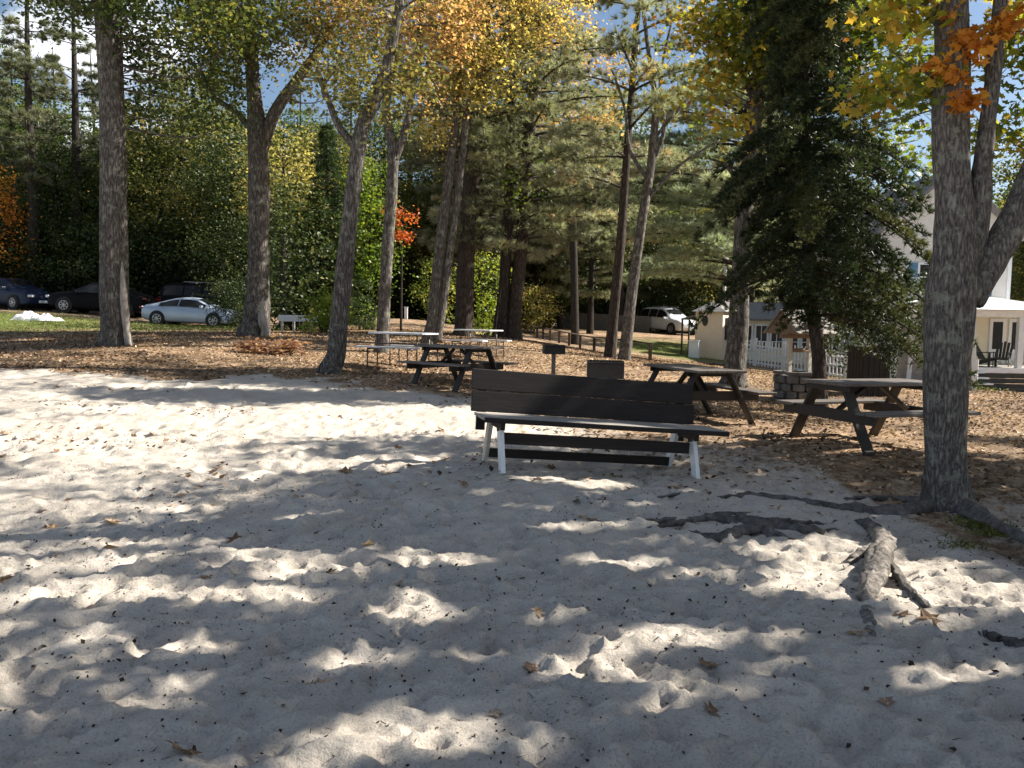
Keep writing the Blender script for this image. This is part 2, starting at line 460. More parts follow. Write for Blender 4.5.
# ------------------------------------------------------------------ ground
SB = [(-250, 372), (-60, 373), (100, 376), (250, 379), (330, 383), (420, 393), (490, 404), (570, 428), (660, 452), (740, 458), (820, 474), (930, 497), (1000, 524), (1090, 560), (1200, 640)]
_sb = sorted([(lambda p: (p.x, p.y))(pix2ground(*a)) for a in SB])
_sbx = np.array([a[0] for a in _sb]); _sby = np.array([a[1] for a in _sb])


def sand_w(x, y):
    d = np.interp(x, _sbx, _sby) - y
    d = d + vnoise(x * .9, y * .9, 3) * 1.3 + vnoise(x * 3, y * 3, 4) * .7
    wid = np.interp(x, [-4, 0, 2.5], [.3, 1.2, 3.6])
    return np.clip(d / wid * .5 + .5, 0, 1)


def grass_w(x, y):
    a = np.exp(-(((x + 20) / 11) ** 2 + ((y - 29) / 6.5) ** 2) ** 2)
    b = np.exp(-(((x - 8.2) / 3.2) ** 2 + ((y - 41) / 6) ** 2) ** 2)
    c = np.exp(-(((x - 11) / 2.4) ** 2 + ((y - 24) / 4) ** 2) ** 2) * .7
    return np.clip((a + b + c) * (1.25 + vnoise(x * .8, y * .8, 8)), 0, 1)


def make_ground():
    xs = np.concatenate([-np.geomspace(400, 9, 46), np.linspace(-8.9, -6.1, 60), np.arange(-6, 6, .03), np.linspace(6.02, 9, 60), np.geomspace(9.3, 400, 46)])
    ys = np.concatenate([[-80, -40, -20, -10, -6, -3, -1, 0, .6, 1.2, 1.6], np.arange(1.9, 5, .02), np.arange(5, 9, .03), np.arange(9, 18, .07), np.arange(18, 40, .35), np.geomspace(40.5, 500, 45)])
    X, Y = np.meshgrid(xs, ys)
    Z = ground_np(X, Y)
    sw = sand_w(X, Y); gw = grass_w(X, Y)
    near = np.clip((22 - Y) / 8, 0, 1) * np.clip((14 - np.abs(X)) / 4, 0, 1)
    soft = vnoise(X * 1.1, Y * 1.1, 21) * .05 + vnoise(X * 3.3 + 2, Y * 3.3, 22) * .026 + vnoise(X * 8, Y * 8, 23) * .018 + vnoise(X * 14, Y * 14, 24) * .016 + vnoise(X * 27, Y * 27, 25) * .012
    Z = Z + near * soft * (.35 + .65 * sw)
    # footprints and scuffs
    g = np.random.default_rng(77)
    for k in range(3600):
        cx = g.uniform(-8, 7); cy = 1.8 + 11 * g.random() ** 1.3
        a = g.uniform(0, math.pi); L = g.uniform(.05, .16) if k % 3 else g.uniform(.12, .16); W = L * g.uniform(.38, .8); dep = L * g.uniform(.08, .26)
        i0, i1 = np.searchsorted(ys, [cy - .4, cy + .4]); j0, j1 = np.searchsorted(xs, [cx - .4, cx + .4])
        dx = X[i0:i1, j0:j1] - cx; dy = Y[i0:i1, j0:j1] - cy
        wob = 1 + .35 * vnoise(dx * 14 + k, dy * 14, 26)
        u = (dx * math.cos(a) + dy * math.sin(a)) / L * wob; v = (-dx * math.sin(a) + dy * math.cos(a)) / W * wob
        r2 = u * u + v * v
        tilt = 1 + .6 * np.clip(u, -1, 1) * g.choice([-1, 1])
        Z[i0:i1, j0:j1] += dep * (-np.exp(-r2 ** 2.2) * tilt + .42 * np.exp(-((np.sqrt(r2) - 1.3) / .28) ** 2)) * (.3 + .7 * sw[i0:i1, j0:j1])
    for k in range(3000):
        cx = g.uniform(-4, 4); cy = g.uniform(2, 6); r = g.uniform(.022, .05); dep = r * g.uniform(.3, .6)
        i0, i1 = np.searchsorted(ys, [cy - .15, cy + .15]); j0, j1 = np.searchsorted(xs, [cx - .15, cx + .15])
        r2 = ((X[i0:i1, j0:j1] - cx) ** 2 + (Y[i0:i1, j0:j1] - cy) ** 2) / r ** 2
        Z[i0:i1, j0:j1] += dep * (.4 * np.exp(-(np.sqrt(r2) - 1.5) ** 2 / .2) - np.exp(-r2))
    ny, nx = X.shape
    me = bpy.data.meshes.new('ground')
    V = np.stack([X, Y, Z], -1).reshape(-1, 3).astype(np.float32)
    me.vertices.add(len(V)); me.vertices.foreach_set('co', V.ravel())
    idx = np.arange(nx * ny).reshape(ny, nx)
    F = np.stack([idx[:-1, :-1], idx[:-1, 1:], idx[1:, 1:], idx[1:, :-1]], -1).reshape(-1, 4).astype(np.int32)
    me.loops.add(F.size); me.loops.foreach_set('vertex_index', F.ravel())
    me.polygons.add(len(F)); me.polygons.foreach_set('loop_start', np.arange(0, F.size, 4, dtype=np.int32))
    me.update(calc_edges=True)
    me.polygons.foreach_set('use_smooth', np.ones(len(F), dtype=bool))
    for nm, w in (('sand', sw), ('grass', gw)):
        at = me.attributes.new(nm, 'FLOAT', 'POINT'); at.data.foreach_set('value', w.ravel().astype(np.float32))
    o = bpy.data.objects.new('ground', me); COL.objects.link(o)
    tag(o, kind='structure')
    # material
    m, nt, out = new_mat('ground_material')
    p = nd(nt, 'ShaderNodeBsdfPrincipled'); p.inputs['Roughness'].default_value = .95; p.inputs['Specular IOR Level'].default_value = .15
    geo = nd(nt, 'ShaderNodeNewGeometry')

    def noise(sc, det=6, ro=.65, d=0):
        n = nd(nt, 'ShaderNodeTexNoise'); n.inputs['Scale'].default_value = sc; n.inputs['Detail'].default_value = det; n.inputs['Roughness'].default_value = ro
        nt.links.new(geo.outputs['Position'], n.inputs['Vector']); return n
    s1 = noise(2.2, 8, .7); s2 = noise(85, 5, .75)
    sr = ramp(nt, [(.32, (.45, .405, .35)), (.7, (.61, .56, .495))], s1.outputs['Fac'])
    sg = ramp(nt, [(.33, (.58, .56, .54)), (.47, (1.0, .99, .98)), (.7, (1.1, 1.09, 1.08))], s2.outputs['Fac'])
    sm = nd(nt, 'ShaderNodeMixRGB', blend_type='MULTIPLY'); sm.inputs['Fac'].default_value = 1
    nt.links.new(sr.outputs['Color'], sm.inputs['Color1']); nt.links.new(sg.outputs['Color'], sm.inputs['Color2'])
    l1 = noise(7, 9, .8); l2 = noise(.7, 4, .6)
    lr = ramp(nt, [(.3, (.06, .04, .026)), (.44, (.22, .145, .09)), (.56, (.40, .295, .205)), (.72, (.55, .45, .34))], l1.outputs['Fac'])
    lr2 = ramp(nt, [(.36, (.5, .49, .47)), (.62, (1.1, 1.06, 1.0))], l2.outputs['Fac'])
    lm = nd(nt, 'ShaderNodeMixRGB', blend_type='MULTIPLY'); lm.inputs['Fac'].default_value = 1
    nt.links.new(lr.outputs['Color'], lm.inputs['Color1']); nt.links.new(lr2.outputs['Color'], lm.inputs['Color2'])
    gr = ramp(nt, [(.35, (.055, .075, .02)), (.65, (.17, .19, .05))], l1.outputs['Fac'])
    asand = nd(nt, 'ShaderNodeAttribute'); asand.attribute_name = 'sand'
    agr = nd(nt, 'ShaderNodeAttribute'); agr.attribute_name = 'grass'
    # break the edge up with fine noise
    e = nd(nt, 'ShaderNodeMath', operation='MULTIPLY_ADD'); e.inputs[1].default_value = .9; e.inputs[2].default_value = -.45
    nt.links.new(l1.outputs['Fac'], e.inputs[0])
    ad = nd(nt, 'ShaderNodeMath', operation='ADD'); nt.links.new(asand.outputs['Fac'], ad.inputs[0]); nt.links.new(e.outputs[0], ad.inputs[1])
    er = ramp(nt, [(.35, (0, 0, 0)), (.65, (1, 1, 1))], ad.outputs[0])
    m1 = nd(nt, 'ShaderNodeMixRGB'); nt.links.new(agr.outputs['Fac'], m1.inputs['Fac']); nt.links.new(lm.outputs['Color'], m1.inputs['Color1']); nt.links.new(gr.outputs['Color'], m1.inputs['Color2'])
    m2 = nd(nt, 'ShaderNodeMixRGB'); nt.links.new(er.outputs['Color'], m2.inputs['Fac']); nt.links.new(m1.outputs['Color'], m2.inputs['Color1']); nt.links.new(sm.outputs['Color'], m2.inputs['Color2'])
    nt.links.new(m2.outputs['Color'], p.inputs['Base Color'])
    b1 = bump(nt, s2.outputs['Fac'], .6, .012); b2 = bump(nt, l1.outputs['Fac'], .5, .03)
    s3 = noise(24, 6, .7); b3 = bump(nt, s3.outputs['Fac'], .75, .03); nt.links.new(b1.outputs['Normal'], b3.inputs['Normal']); nt.links.new(b3.outputs['Normal'], b2.inputs['Normal']); nt.links.new(b2.outputs['Normal'], p.inputs['Normal'])
    nt.links.new(p.outputs['BSDF'], out.inputs['Surface'])
    me.materials.append(m)
    from mathutils.bvhtree import BVHTree
    sub = idx[8:, :]
    return o, xs, ys, Z


ground_obj, GX, GY, GZ = make_ground()


def surf(x, y):
    """height of the finished ground mesh (bumps and all); arrays welcome"""
    x = np.atleast_1d(np.asarray(x, float)); y = np.atleast_1d(np.asarray(y, float))
    j = np.clip(np.searchsorted(GX, x) - 1, 0, len(GX) - 2); i = np.clip(np.searchsorted(GY, y) - 1, 0, len(GY) - 2)
    fx = (x - GX[j]) / (GX[j + 1] - GX[j]); fy = (y - GY[i]) / (GY[i + 1] - GY[i])
    return (GZ[i, j] * (1 - fx) + GZ[i, j + 1] * fx) * (1 - fy) + (GZ[i + 1, j] * (1 - fx) + GZ[i + 1, j + 1] * fx) * fy


def sz(x, y): return float(surf(x, y)[0])


# ------------------------------------------------------------------ trees
def smooth_path(pts, rad, sub=5):
    n = len(pts); P2, R2 = [], []
    for k in range(n - 1):
        p0 = pts[max(k - 1, 0)]; p1 = pts[k]; p2 = pts[k + 1]; p3 = pts[min(k + 2, n - 1)]
        for t in np.linspace(0, 1, sub, endpoint=False):
            t = float(t)
            P2.append(.5 * ((2 * p1) + (p2 - p0) * t + (2 * p0 - 5 * p1 + 4 * p2 - p3) * t * t + (3 * p1 - p0 - 3 * p2 + p3) * t ** 3))
            R2.append(rad[k] * (1 - t) + rad[k + 1] * t)
    P2.append(pts[-1]); R2.append(rad[-1])
    return P2, R2


def traced_stem(Y, trace, dY=0.0):
    """(px, py, width px) up a stem -> world points and radii; dY leans it back over its length"""
    pts, rad = [], []
    n = len(trace)
    for k, (px, py, w) in enumerate(trace):
        yy = Y + dY * k / max(n - 1, 1)
        pts.append(P(px, py, yy)); rad.append(w / 2 / FPX * yy * .93)
    return pts, rad


def clumps(centres, g, per, cr, flat=.7):
    """leaf positions round clump centres"""
    C = np.repeat(centres, per, axis=0)
    d = g.normal(size=C.shape) * cr
    d[:, 2] *= flat
    return C + d


def ellip(g, c, r, n, hollow=.35):
    d = g.normal(size=(n, 3)); d /= np.linalg.norm(d, axis=1, keepdims=True)
    rr = (hollow ** 3 + (1 - hollow ** 3) * g.random(n)) ** (1 / 3)
    return np.array(c) + d * rr[:, None] * np.array(r)


def add_twigs(mb, stems, targets, g, frac=.4, r0=.03):
    sp = [p for pts, rad in stems for p in pts]; sr = [r for pts, rad in stems for r in rad]
    A = np.array([tuple(p) for p in sp])
    for c in targets:
        if g.random() > frac: continue
        dd = np.linalg.norm(A - c, axis=1) + np.where(A[:, 2] > c[2] - .2, 2.5, 0)
        k = int(np.argmin(dd)); a = sp[k]; b = Vector(c)
        L = (b - a).length
        if L < .3: continue
        mid = (a + b) / 2 + Vector(g.normal(size=3)) * L * .08 + Vector((0, 0, -.06 * L))
        r = min(r0 * (.5 + L * .18), sr[k] * .6)
        pts, rad = smooth_path([a, mid, b], [r, r * .6, r * .2], 4)
        mb.tube(pts, rad, 5, cap=False)


def broadleaf(name, label, cat_group, Y, traces, crowns, leafm, barkm='bark_oak', seed=1, leaf=.12, tmpl=KITE, per=40, cr=.42,
              twig=.4, tops=None, dYs=None, base=None, up=.5, flare=.35, r0=.03):
    """tree from traced stems. crowns: (centre, radii, clumps, tint low, tint high)"""
    g = np.random.default_rng(seed)
    stems = []
    mb = MB()
    for k, tr in enumerate(traces):
        pts, rad = traced_stem(Y, tr, (dYs[k] if dYs else 0))
        if tops and tops[k]:
            for (dx, dy, z, r) in tops[k]:
                pts.append(Vector((pts[-1].x + dx, pts[-1].y + dy, z))); rad.append(r)
        main = k == 0
        if main:
            b = pts[0].copy(); b.z = gz(b.x, b.y)
            org = b.copy()
            pts[0] = b.copy()
            pts.insert(0, b + Vector((0, 0, -.35))); rad.insert(0, rad[0] * 1.25)
        sp, sr = smooth_path(pts, rad, 8 if main else 6)
        lob = [flare, flare, flare, flare, flare, flare, flare, flare * .9, flare * .8, flare * .55, flare * .4, flare * .25, flare * .15, .08, .05] if main else None
        mb.tube(sp, sr, 20 if main else 10, flute=.10, seed=seed + k, lobes=lob)
        stems.append((sp, sr))
    root = thing(name, label, 'tree', org, 0, cat_group)
    allC, allT = [], []
    cc_all = []
    for (c, r, n, t0, t1) in crowns:
        cc = ellip(g, c, r, n)
        cc_all.append(cc)
        L = clumps(cc, g, per, cr)
        tcl = np.repeat(g.uniform(t0, t1, n), per) + g.normal(size=n * per) * .09
        allC.append(L); allT.append(tcl)
    if cc_all:
        add_twigs(mb, stems, np.concatenate(cc_all), g, twig, r0)
        C = np.concatenate(allC) - np.array(org); T = np.clip(np.concatenate(allT), 0, 1)
        s = leaf * g.uniform(.65, 1.25, len(C))
        V, k = leaf_verts(C, s, g, tmpl, up)
        raw_mesh('crown', V, k, M[leafm], root, T)
    mb.build('trunk', M[barkm], root, org, smooth=True)
    return root, stems


def W(px, py, Y): return tuple(P(px, py, Y))


def pxr(w, Y): return w / FPX * Y


def needle_verts(C, D, g, per, ln, wd, spread=.55):
    n = len(C)
    C = np.repeat(C, per, 0); D = np.repeat(D, per, 0)
    d = D + g.normal(size=C.shape) * spread
    d /= np.linalg.norm(d, axis=1, keepdims=True)
    L = ln * g.uniform(.6, 1.2, len(C))
    s = np.cross(d, g.normal(size=C.shape)); s /= np.linalg.norm(s, axis=1, keepdims=True)
    a = C + s * wd; b = C - s * wd; t = C + d * L[:, None]
    return np.stack([a, b, t], 1).reshape(-1, 3)


def conifer(name, label, group, base, trunk_pts, trunk_rad, z0, z1, Lfun, whorl=.42, nb=5, tuft_step=.24, droop=0.1, lift=.25, per=34, ln=.25, wd=.011,
            mat='needle_pine', barkm='bark_pine', seed=3, sway=.25, width=.5, t0=.1, t1=.85, gapf=.12, inner=.25, dirs=None, spread=.55, extra=None):
    g = np.random.default_rng(seed)
    base = Vector(base)
    sp, sr = smooth_path(trunk_pts, trunk_rad, 6)
    mb = MB(); mb.tube(sp, sr, 14, flute=.08, seed=seed, lobes=[.2] * 6 + [.12, .08, .05])
    if extra:
        for pts, rad in extra:
            a, b = smooth_path(pts, rad, 6); mb.tube(a, b, 10, flute=.08, seed=seed + 9)
    zs = np.array([p.z for p in sp])
    C, D, T = [], [], []
    z = z0; wi = 0
    while z < z1:
        k = int(np.clip(np.searchsorted(zs, z), 0, len(sp) - 1)); o = sp[k]
        off = g.uniform(0, 6.28)
        for j in range(nb):
            if g.random() < gapf: continue
            a = off + 6.283 * j / nb + g.normal() * .25
            L = Lfun(z, a) * g.uniform(.7, 1.15)
            if L < .15: continue
            dr = Vector((math.cos(a), math.sin(a), 0)); sd_ = Vector((-math.sin(a), math.cos(a), 0))
            pts = []
            bend = g.normal() * .12
            for t in np.linspace(0, 1, 7):
                t = float(t)
                pts.append(Vector((o.x, o.y, z)) + dr * (L * t) + sd_ * (L * bend * t * t) + Vector((0, 0, L * (lift * t - droop * t * t * 2))))
            mb.tube(pts, [max(.006, .012 + .013 * L) * (1 - .85 * t) for t in np.linspace(0, 1, 7)], 5, cap=False)
            tc0 = g.uniform(t0, t1)
            n = max(3, int(L * (1 - inner) / tuft_step))
            for i in range(n):
                t = inner + (1 - inner) * (i + g.random()) / n
                q = pts[min(int(t * 6), 5)].lerp(pts[min(int(t * 6) + 1, 6)], t * 6 - int(t * 6) if t < 1 else 1)
                wloc = width * L * (1.05 - t) * .9 + .08
                for sgn in (-1, 1, -.5, .5, 0):
                    off2 = sd_ * (sgn * wloc * g.uniform(.3, 1)) + Vector((0, 0, g.normal() * .05)) + dr * abs(sgn) * wloc * .35
                    C.append(tuple(q + off2)); dd = (dr * .8 + sd_ * sgn * .6 + Vector((0, 0, .35))).normalized()
                    D.append(tuple(dd)); T.append(tc0 + g.normal() * .12)
        z += whorl * g.uniform(.7, 1.3)
    root = thing(name, label, 'tree', base, 0, group)
    C = np.array(C) - np.array(base); D = np.array(D)
    V = needle_verts(C, D, g, per, ln, wd, spread)
    raw_mesh('crown', V, 3, M[mat], root, np.clip(np.repeat(np.array(T), per), 0, 1))
    mb.build('trunk', M[barkm], root, base, smooth=True)
    return root


# --- the traced trees, left to right
Y = 18
broadleaf('oak_tree', 'thick straight grey trunk on the far left with a pale strip low down', None, Y,
          [[(116, 346, 34), (115, 325, 31), (114, 280, 28), (113, 200, 27), (112, 100, 26), (108, 0, 26)]],
          [(W(165, -10, 17.5), (2.6, 2, 1.3), 110, .0, .7), (W(60, -30, 18.5), (1.8, 2, 1.1), 44, .0, .7), (W(110, -190, 18), (3.6, 3.4, 3), 90, .1, .8), (W(180, 95, 19), (1.5, 1.2, 1.0), 24, .0, .5),
           (W(195, 28, 17.6), (1.2, 1, .5), 16, .55, .95)],
          'leaf_green', seed=101, per=72, leaf=.112, tops=[[(.1, .2, 9.5, .22), (.2, .1, 12.5, .12), (.1, 0, 15, .04)]], cr=.36)
Y = 21
broadleaf('oak_tree', 'grey forked oak just right of the silver car with a pale patch at its foot', None, Y,
          [[(255, 336, 32), (257, 315, 27), (258, 280, 23), (259, 200, 22), (258, 140, 20), (253, 80, 14), (250, 0, 12)],
           [(262, 150, 14), (275, 112, 13), (300, 76, 10), (326, 38, 7), (345, 0, 5)],
           [(256, 135, 7), (236, 112, 6), (216, 98, 5), (200, 70, 3)]],
          [(W(262, -5, 20.5), (2.0, 1.6, 1.6), 80, .0, .75), (W(335, 30, 21), (1.1, 1.2, 1.7), 40, .3, 1), (W(215, 35, 20.6), (1.2, 1.2, 1.4), 44, .0, .55), (W(262, -140, 21), (3.2, 3, 2.6), 60, .1, .7)],
          'leaf_olive', seed=102, per=72, leaf=.112, tops=[[(0, 0, 12, .09), (.2, 0, 14.5, .03)], None, None], cr=.36)
Y = 15
broadleaf('oak_tree', 'slender grey tree leaning to the right, left of the pale bench table', None, Y,
          [[(331, 373, 24), (336, 352, 20), (342, 290, 19), (352, 200, 17), (362, 130, 16), (384, 75, 12), (400, 0, 9)],
           [(358, 150, 9), (340, 128, 8), (330, 105, 6), (318, 70, 4)]],
          [(W(375, 72, 15), (1.0, .9, 1.0), 30, .1, .8), (W(335, 85, 15), (.6, .7, .6), 10, .25, .9), (W(395, -70, 15), (2.4, 2.2, 1.8), 46, .2, .8)],
          'leaf_olive', seed=103, per=72, leaf=.092, tops=[[(.2, .1, 9, .06), (.2, 0, 11, .02)], None], cr=.3)
Y = 19
broadleaf('maple_tree', 'thin forked tree with peach orange leaves high above the pale bench table', None, Y,
          [[(381, 353, 15), (383, 330, 13), (386, 270, 12), (392, 190, 12), (393, 150, 11), (386, 110, 8), (394, 60, 7), (402, 0, 5)],
           [(394, 160, 10), (405, 130, 8), (416, 70, 6), (422, 0, 5)]],
          [(W(420, 15, 19), (1.6, 1.4, 1.1), 66, .1, .95), (W(420, 80, 19), (.8, .8, .6), 9, .1, .6), (W(385, -70, 19), (2.6, 2.4, 1.7), 60, .2, 1), (W(345, 5, 19.5), (.9, 1, .7), 16, .2, .8)],
          'leaf_peach', seed=104, per=70, leaf=.094, tops=[[(.1, 0, 10.5, .04)], [(.2, 0, 11, .03)]], cr=.32, flare=.12)
Y = 21
broadleaf('maple_tree', 'twin stemmed leaning tree with golden yellow leaves behind the dark picnic table', None, Y,
          [[(428, 345, 17), (433, 320, 14), (440, 250, 12), (450, 170, 10), (456, 120, 8), (462, 40, 6), (468, -30, 4)],
           [(436, 342, 13), (443, 300, 10), (453, 230, 8), (463, 150, 7), (469, 100, 5), (490, 50, 3)]],
          [(W(482, 78, 20.6), (1.2, 1.1, .8), 44, .1, .8), (W(490, 20, 20.6), (1.3, 1.2, .9), 42, .15, .9), (W(545, 10, 21), (1.1, 1, .8), 26, .6, 1), (W(437, 135, 20.8), (.42, .5, .3), 7, .5, .95), (W(500, -70, 21), (2.6, 2.4, 1.6), 55, .1, .9),
           (W(452, 45, 20.6), (.7, .8, .8), 18, .2, .8)],
          'leaf_gold', seed=105, per=70, leaf=.094, tops=[[(.1, 0, 11, .03)], None], cr=.3, flare=.15)

M['trunk_pale'] = simple('pale_trunk_patch', (.16, .14, .12), (.46, .43, .39), 13, .9, stretch=(1, 1, .35), bumpk=.8, bdist=.02)


def pale_strip(parent, Y, pts, label, mat='trunk_pale'):  # lays a paler strip over the lower right of a trunk
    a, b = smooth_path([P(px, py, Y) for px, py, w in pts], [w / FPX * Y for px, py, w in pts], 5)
    o = MB().tube(a, b, 9, flute=.4, seed=len(pts)).build('pale_patch', M[mat], parent, parent.location, smooth=True)
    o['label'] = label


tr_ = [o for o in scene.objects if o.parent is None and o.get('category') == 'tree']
pale_strip(tr_[0], 17.82, [(129, 346, 3.4), (126, 325, 3.8), (124, 300, 3.2), (123, 280, 2.6), (122, 262, .6)], 'pale strip low on the trunk')
pale_strip(tr_[1], 20.66, [(266, 335, 3), (263, 322, 3.6), (262, 310, 2.4), (263, 298, .5)], 'pale patch at the foot')

# white pines in the middle
def gpt(px, Y, dz=0): p = G(px, Y); p.z += dz; return p


b = gpt(463, 25)
conifer('pine_tree', 'tall dark straight pine trunk left of the pair of pines in the middle', None, b,
        [b + Vector((0, 0, -.4)), b, P(464, 320, 25), P(466, 250, 25), P(475, 150, 25), P(482, 80, 25), P(486, 0, 25), Vector((-.4, 25, 17))],
        [.36, .33, .29, .26, .245, .22, .19, .04], 6.2, 17, lambda z, a: 2.6 * min(1, (18 - z) / 8), seed=201, t0=.05, t1=.6, gapf=.25)
b = gpt(512, 26)
conifer('pine_tree', 'pair of joined dark pine trunks in the middle with low feathery boughs', None, b,
        [b + Vector((.05, 0, -.4)), b + Vector((.05, 0, 0)), P(514, 320, 26), P(520, 260, 26), P(526, 180, 26), P(534, 80, 26), P(541, 0, 26), Vector((1.4, 26, 17))],
        [.32, .29, .23, .21, .19, .16, .13, .03], 3.6, 17, lambda z, a: (3.0 if math.sin(a) < .2 or math.cos(a) > 0 else 1.6) * min(1, (18 - z) / 9),
        seed=202, t0=.15, t1=.85, gapf=.15, extra=[([gpt(503, 26, -.3), gpt(503, 26), P(503, 310, 26), P(506, 250, 26), P(510, 160, 26), P(512, 60, 26), P(512, -40, 26)], [.26, .22, .19, .17, .14, .1, .05])])
b = gpt(610, 23)
conifer('pine_tree', 'dark thin leaning pine with broad pale green boughs beside the larger grill', None, b,
        [b + Vector((0, 0, -.4)), b, P(613, 320, 23), P(619, 260, 23), P(625, 180, 23), P(632, 90, 23), P(640, 0, 23), Vector((4.0, 23, 14))],
        [.21, .18, .145, .13, .11, .09, .07, .02], 5.2, 14, lambda z, a: 2.5 * min(1, (15 - z) / 7),
        seed=203, t0=.2, t1=.95, gapf=.6)
Y = 22.5
broadleaf('birch_tree', 'slim grey tree leaning right with almost bare twigs behind the larger grill', None, Y,
          [[(624, 361, 15), (627, 335, 12), (633, 285, 11), (643, 215, 10), (652, 155, 9), (655, 100, 6), (647, 40, 4), (641, -20, 3)],
           [(651, 165, 6), (664, 130, 4), (660, 80, 3), (672, 20, 2)], [(648, 180, 5), (630, 150, 4), (625, 110, 3), (612, 70, 2)],
           [(653, 140, 4), (690, 95, 3), (715, 60, 2)], [(646, 200, 4), (680, 165, 3), (720, 140, 2)]],
          [(W(650, 55, 22.5), (.9, .8, .7), 10, .3, .9), (W(640, 85, 22.5), (.7, .7, .6), 7, .3, .9), (W(650, -80, 22.5), (2, 2, 1.6), 20, .2, .8)],
          'leaf_yellowgreen', seed=106, leaf=.13, per=22, cr=.3, tops=[[(.1, 0, 12, .02)], None, None, None, None], flare=.12)
Y = 17
broadleaf('oak_tree', 'grey oak right of the middle table with large yellow green leaves overhead', None, Y,
          [[(733, 386, 27), (735, 365, 23), (738, 330, 21), (742, 250, 19), (748, 180, 17), (757, 100, 15), (762, 40, 13), (762, -20, 11)],
           [(748, 200, 7), (738, 182, 6), (728, 168, 4), (715, 160, 2)], [(757, 110, 7), (735, 60, 5), (700, 15, 3)], [(762, 45, 7), (800, 20, 5), (850, 5, 3)]],
          [(W(760, 25, 16.4), (1.35, 1.0, .9), 100, .1, .8), (W(830, 25, 16.2), (1.3, 1, .9), 90, .0, .6), (W(890, 60, 16.4), (1.1, .9, 1.3), 56, .0, .6), (W(880, 150, 16.8), (1.2, .8, .8), 26, .05, .6), (W(712, 40, 16.6), (.55, .6, .5), 9, .45, .98), (W(700, 5, 16.6), (.7, .6, .4), 9, .45, .98),
           (W(705, 95, 16.8), (.65, .5, .5), 8, .3, 1.05), (W(735, 130, 16.5), (.35, .4, .3), 5, .4, 1), (W(780, -110, 17), (3, 2.8, 2.0), 75, .15, .9), ((4.9, 13.4, 9.2), (2.6, 1.7, 1.2), 13, .1, .8), (W(795, 70, 16.2), (.7, .6, .4), 14, .2, .8)],  # includes an unseen crown part added to shade the left sand
          'leaf_yellowgreen', seed=107, leaf=.135, per=34, cr=.27, tmpl=LOBED, tops=[[(0, 0, 11, .06), (.1, 0, 13, .02)], None, None, None])

b = gpt(739, 29)
conifer('pine_tree', 'pale feathery pine reaching left from behind the grey oak near the cream shed', None, b,
        [b + Vector((0, 0, -.4)), b, P(740, 320, 29), P(743, 250, 29), P(746, 150, 29), P(748, 60, 29), P(750, -20, 29)], [.2, .18, .16, .14, .11, .07, .02],
        3.0, 11.5, lambda z, a: (4.1 if math.cos(a) < -.2 else 2.0) * min(1, (12.5 - z) / 5), whorl=.5, nb=7, tuft_step=.2, per=34, ln=.27, wd=.013, mat='needle_sunlit', seed=207, gapf=.12, t0=.2, t1=.9)

# dark hemlock in front of the house
b = gpt(821, 14)
conifer('hemlock_tree', 'dense dark green hemlock drooping in front of the house and the wishing well', None, b,
        [b + Vector((0, 0, -.3)), b, P(818, 350, 14), P(811, 290, 14), P(808, 200, 14), P(806, 100, 14), P(805, 20, 14), P(804, -90, 14)],
        [.15, .13, .115, .105, .09, .07, .05, .012], 1.7, 8.6,
        lambda z, a: (2.15 if math.cos(a) > .1 else (1.8 if z > 2.3 else .5)) * (1.0 if z < 3.7 else max(.45, 1 - (z - 3.7) * .33)) * (.62 + .8 * (float(vnoise(z * 1.8, a * 1.3, 44)) + .4)), whorl=.17, nb=8, tuft_step=.085, droop=.33, lift=.15, per=19, ln=.105, wd=.009,
        mat='needle_dark', seed=204, width=.38, gapf=.2, inner=.14, spread=.8, t0=.0, t1=.95)

# the near tree on the right
Y = 7
near_tree, near_stems = broadleaf('oak_tree', 'big rough grey tree on the right with three stems, its roots bared in the sand', None, Y,
          [[(947, 512, 56), (946, 488, 46), (945, 450, 43), (945, 400, 43), (947, 340, 47), (953, 290, 50), (955, 240, 42), (953, 190, 37), (950, 120, 36), (952, 60, 33), (950, -10, 31), (945, -120, 26)],
           [(966, 300, 36), (990, 262, 34), (1012, 222, 30), (1040, 160, 27), (1075, 80, 23), (1110, -40, 20), (1150, -200, 12)],
           [(962, 270, 30), (976, 225, 26), (982, 170, 20), (988, 120, 17), (995, 60, 15), (1002, -20, 13), (1005, -120, 8)],
           [(952, 40, 10), (925, 10, 8), (890, -20, 6), (850, -60, 4)], [(950, 90, 4), (930, 75, 3), (905, 62, 2), (885, 45, 1)], [(1000, 75, 4), (985, 55, 3), (965, 45, 2)]],
          [(W(905, 15, 7), (.28, .4, .2), 11, .45, .9), (W(918, 88, 7.2), (.14, .25, .22), 7, .2, .8), (W(880, 100, 7.8), (.22, .3, .22), 7, .3, .9), (W(1015, 30, 7.2), (.18, .4, .35), 10, .2, .75), (W(1010, 130, 7.6), (.16, .4, .35), 7, .2, .75),
           ((3.9, 6.9, 6.4), (2.3, 2.0, 1.2), 45, .2, .85), ((5.2, 7.6, 8.0), (2.6, 2.6, 1.7), 62, .2, .9)],
          'leaf_yellowgreen', 'bark_near', seed=108, leaf=.098, per=36, cr=.14, tmpl=LOBED, tops=[[(-.1, .1, 7.5, .09), (0, .1, 9.5, .03)], [(.5, .3, 8, .05)], None, None, None, None], flare=.16, twig=.5, r0=.012)
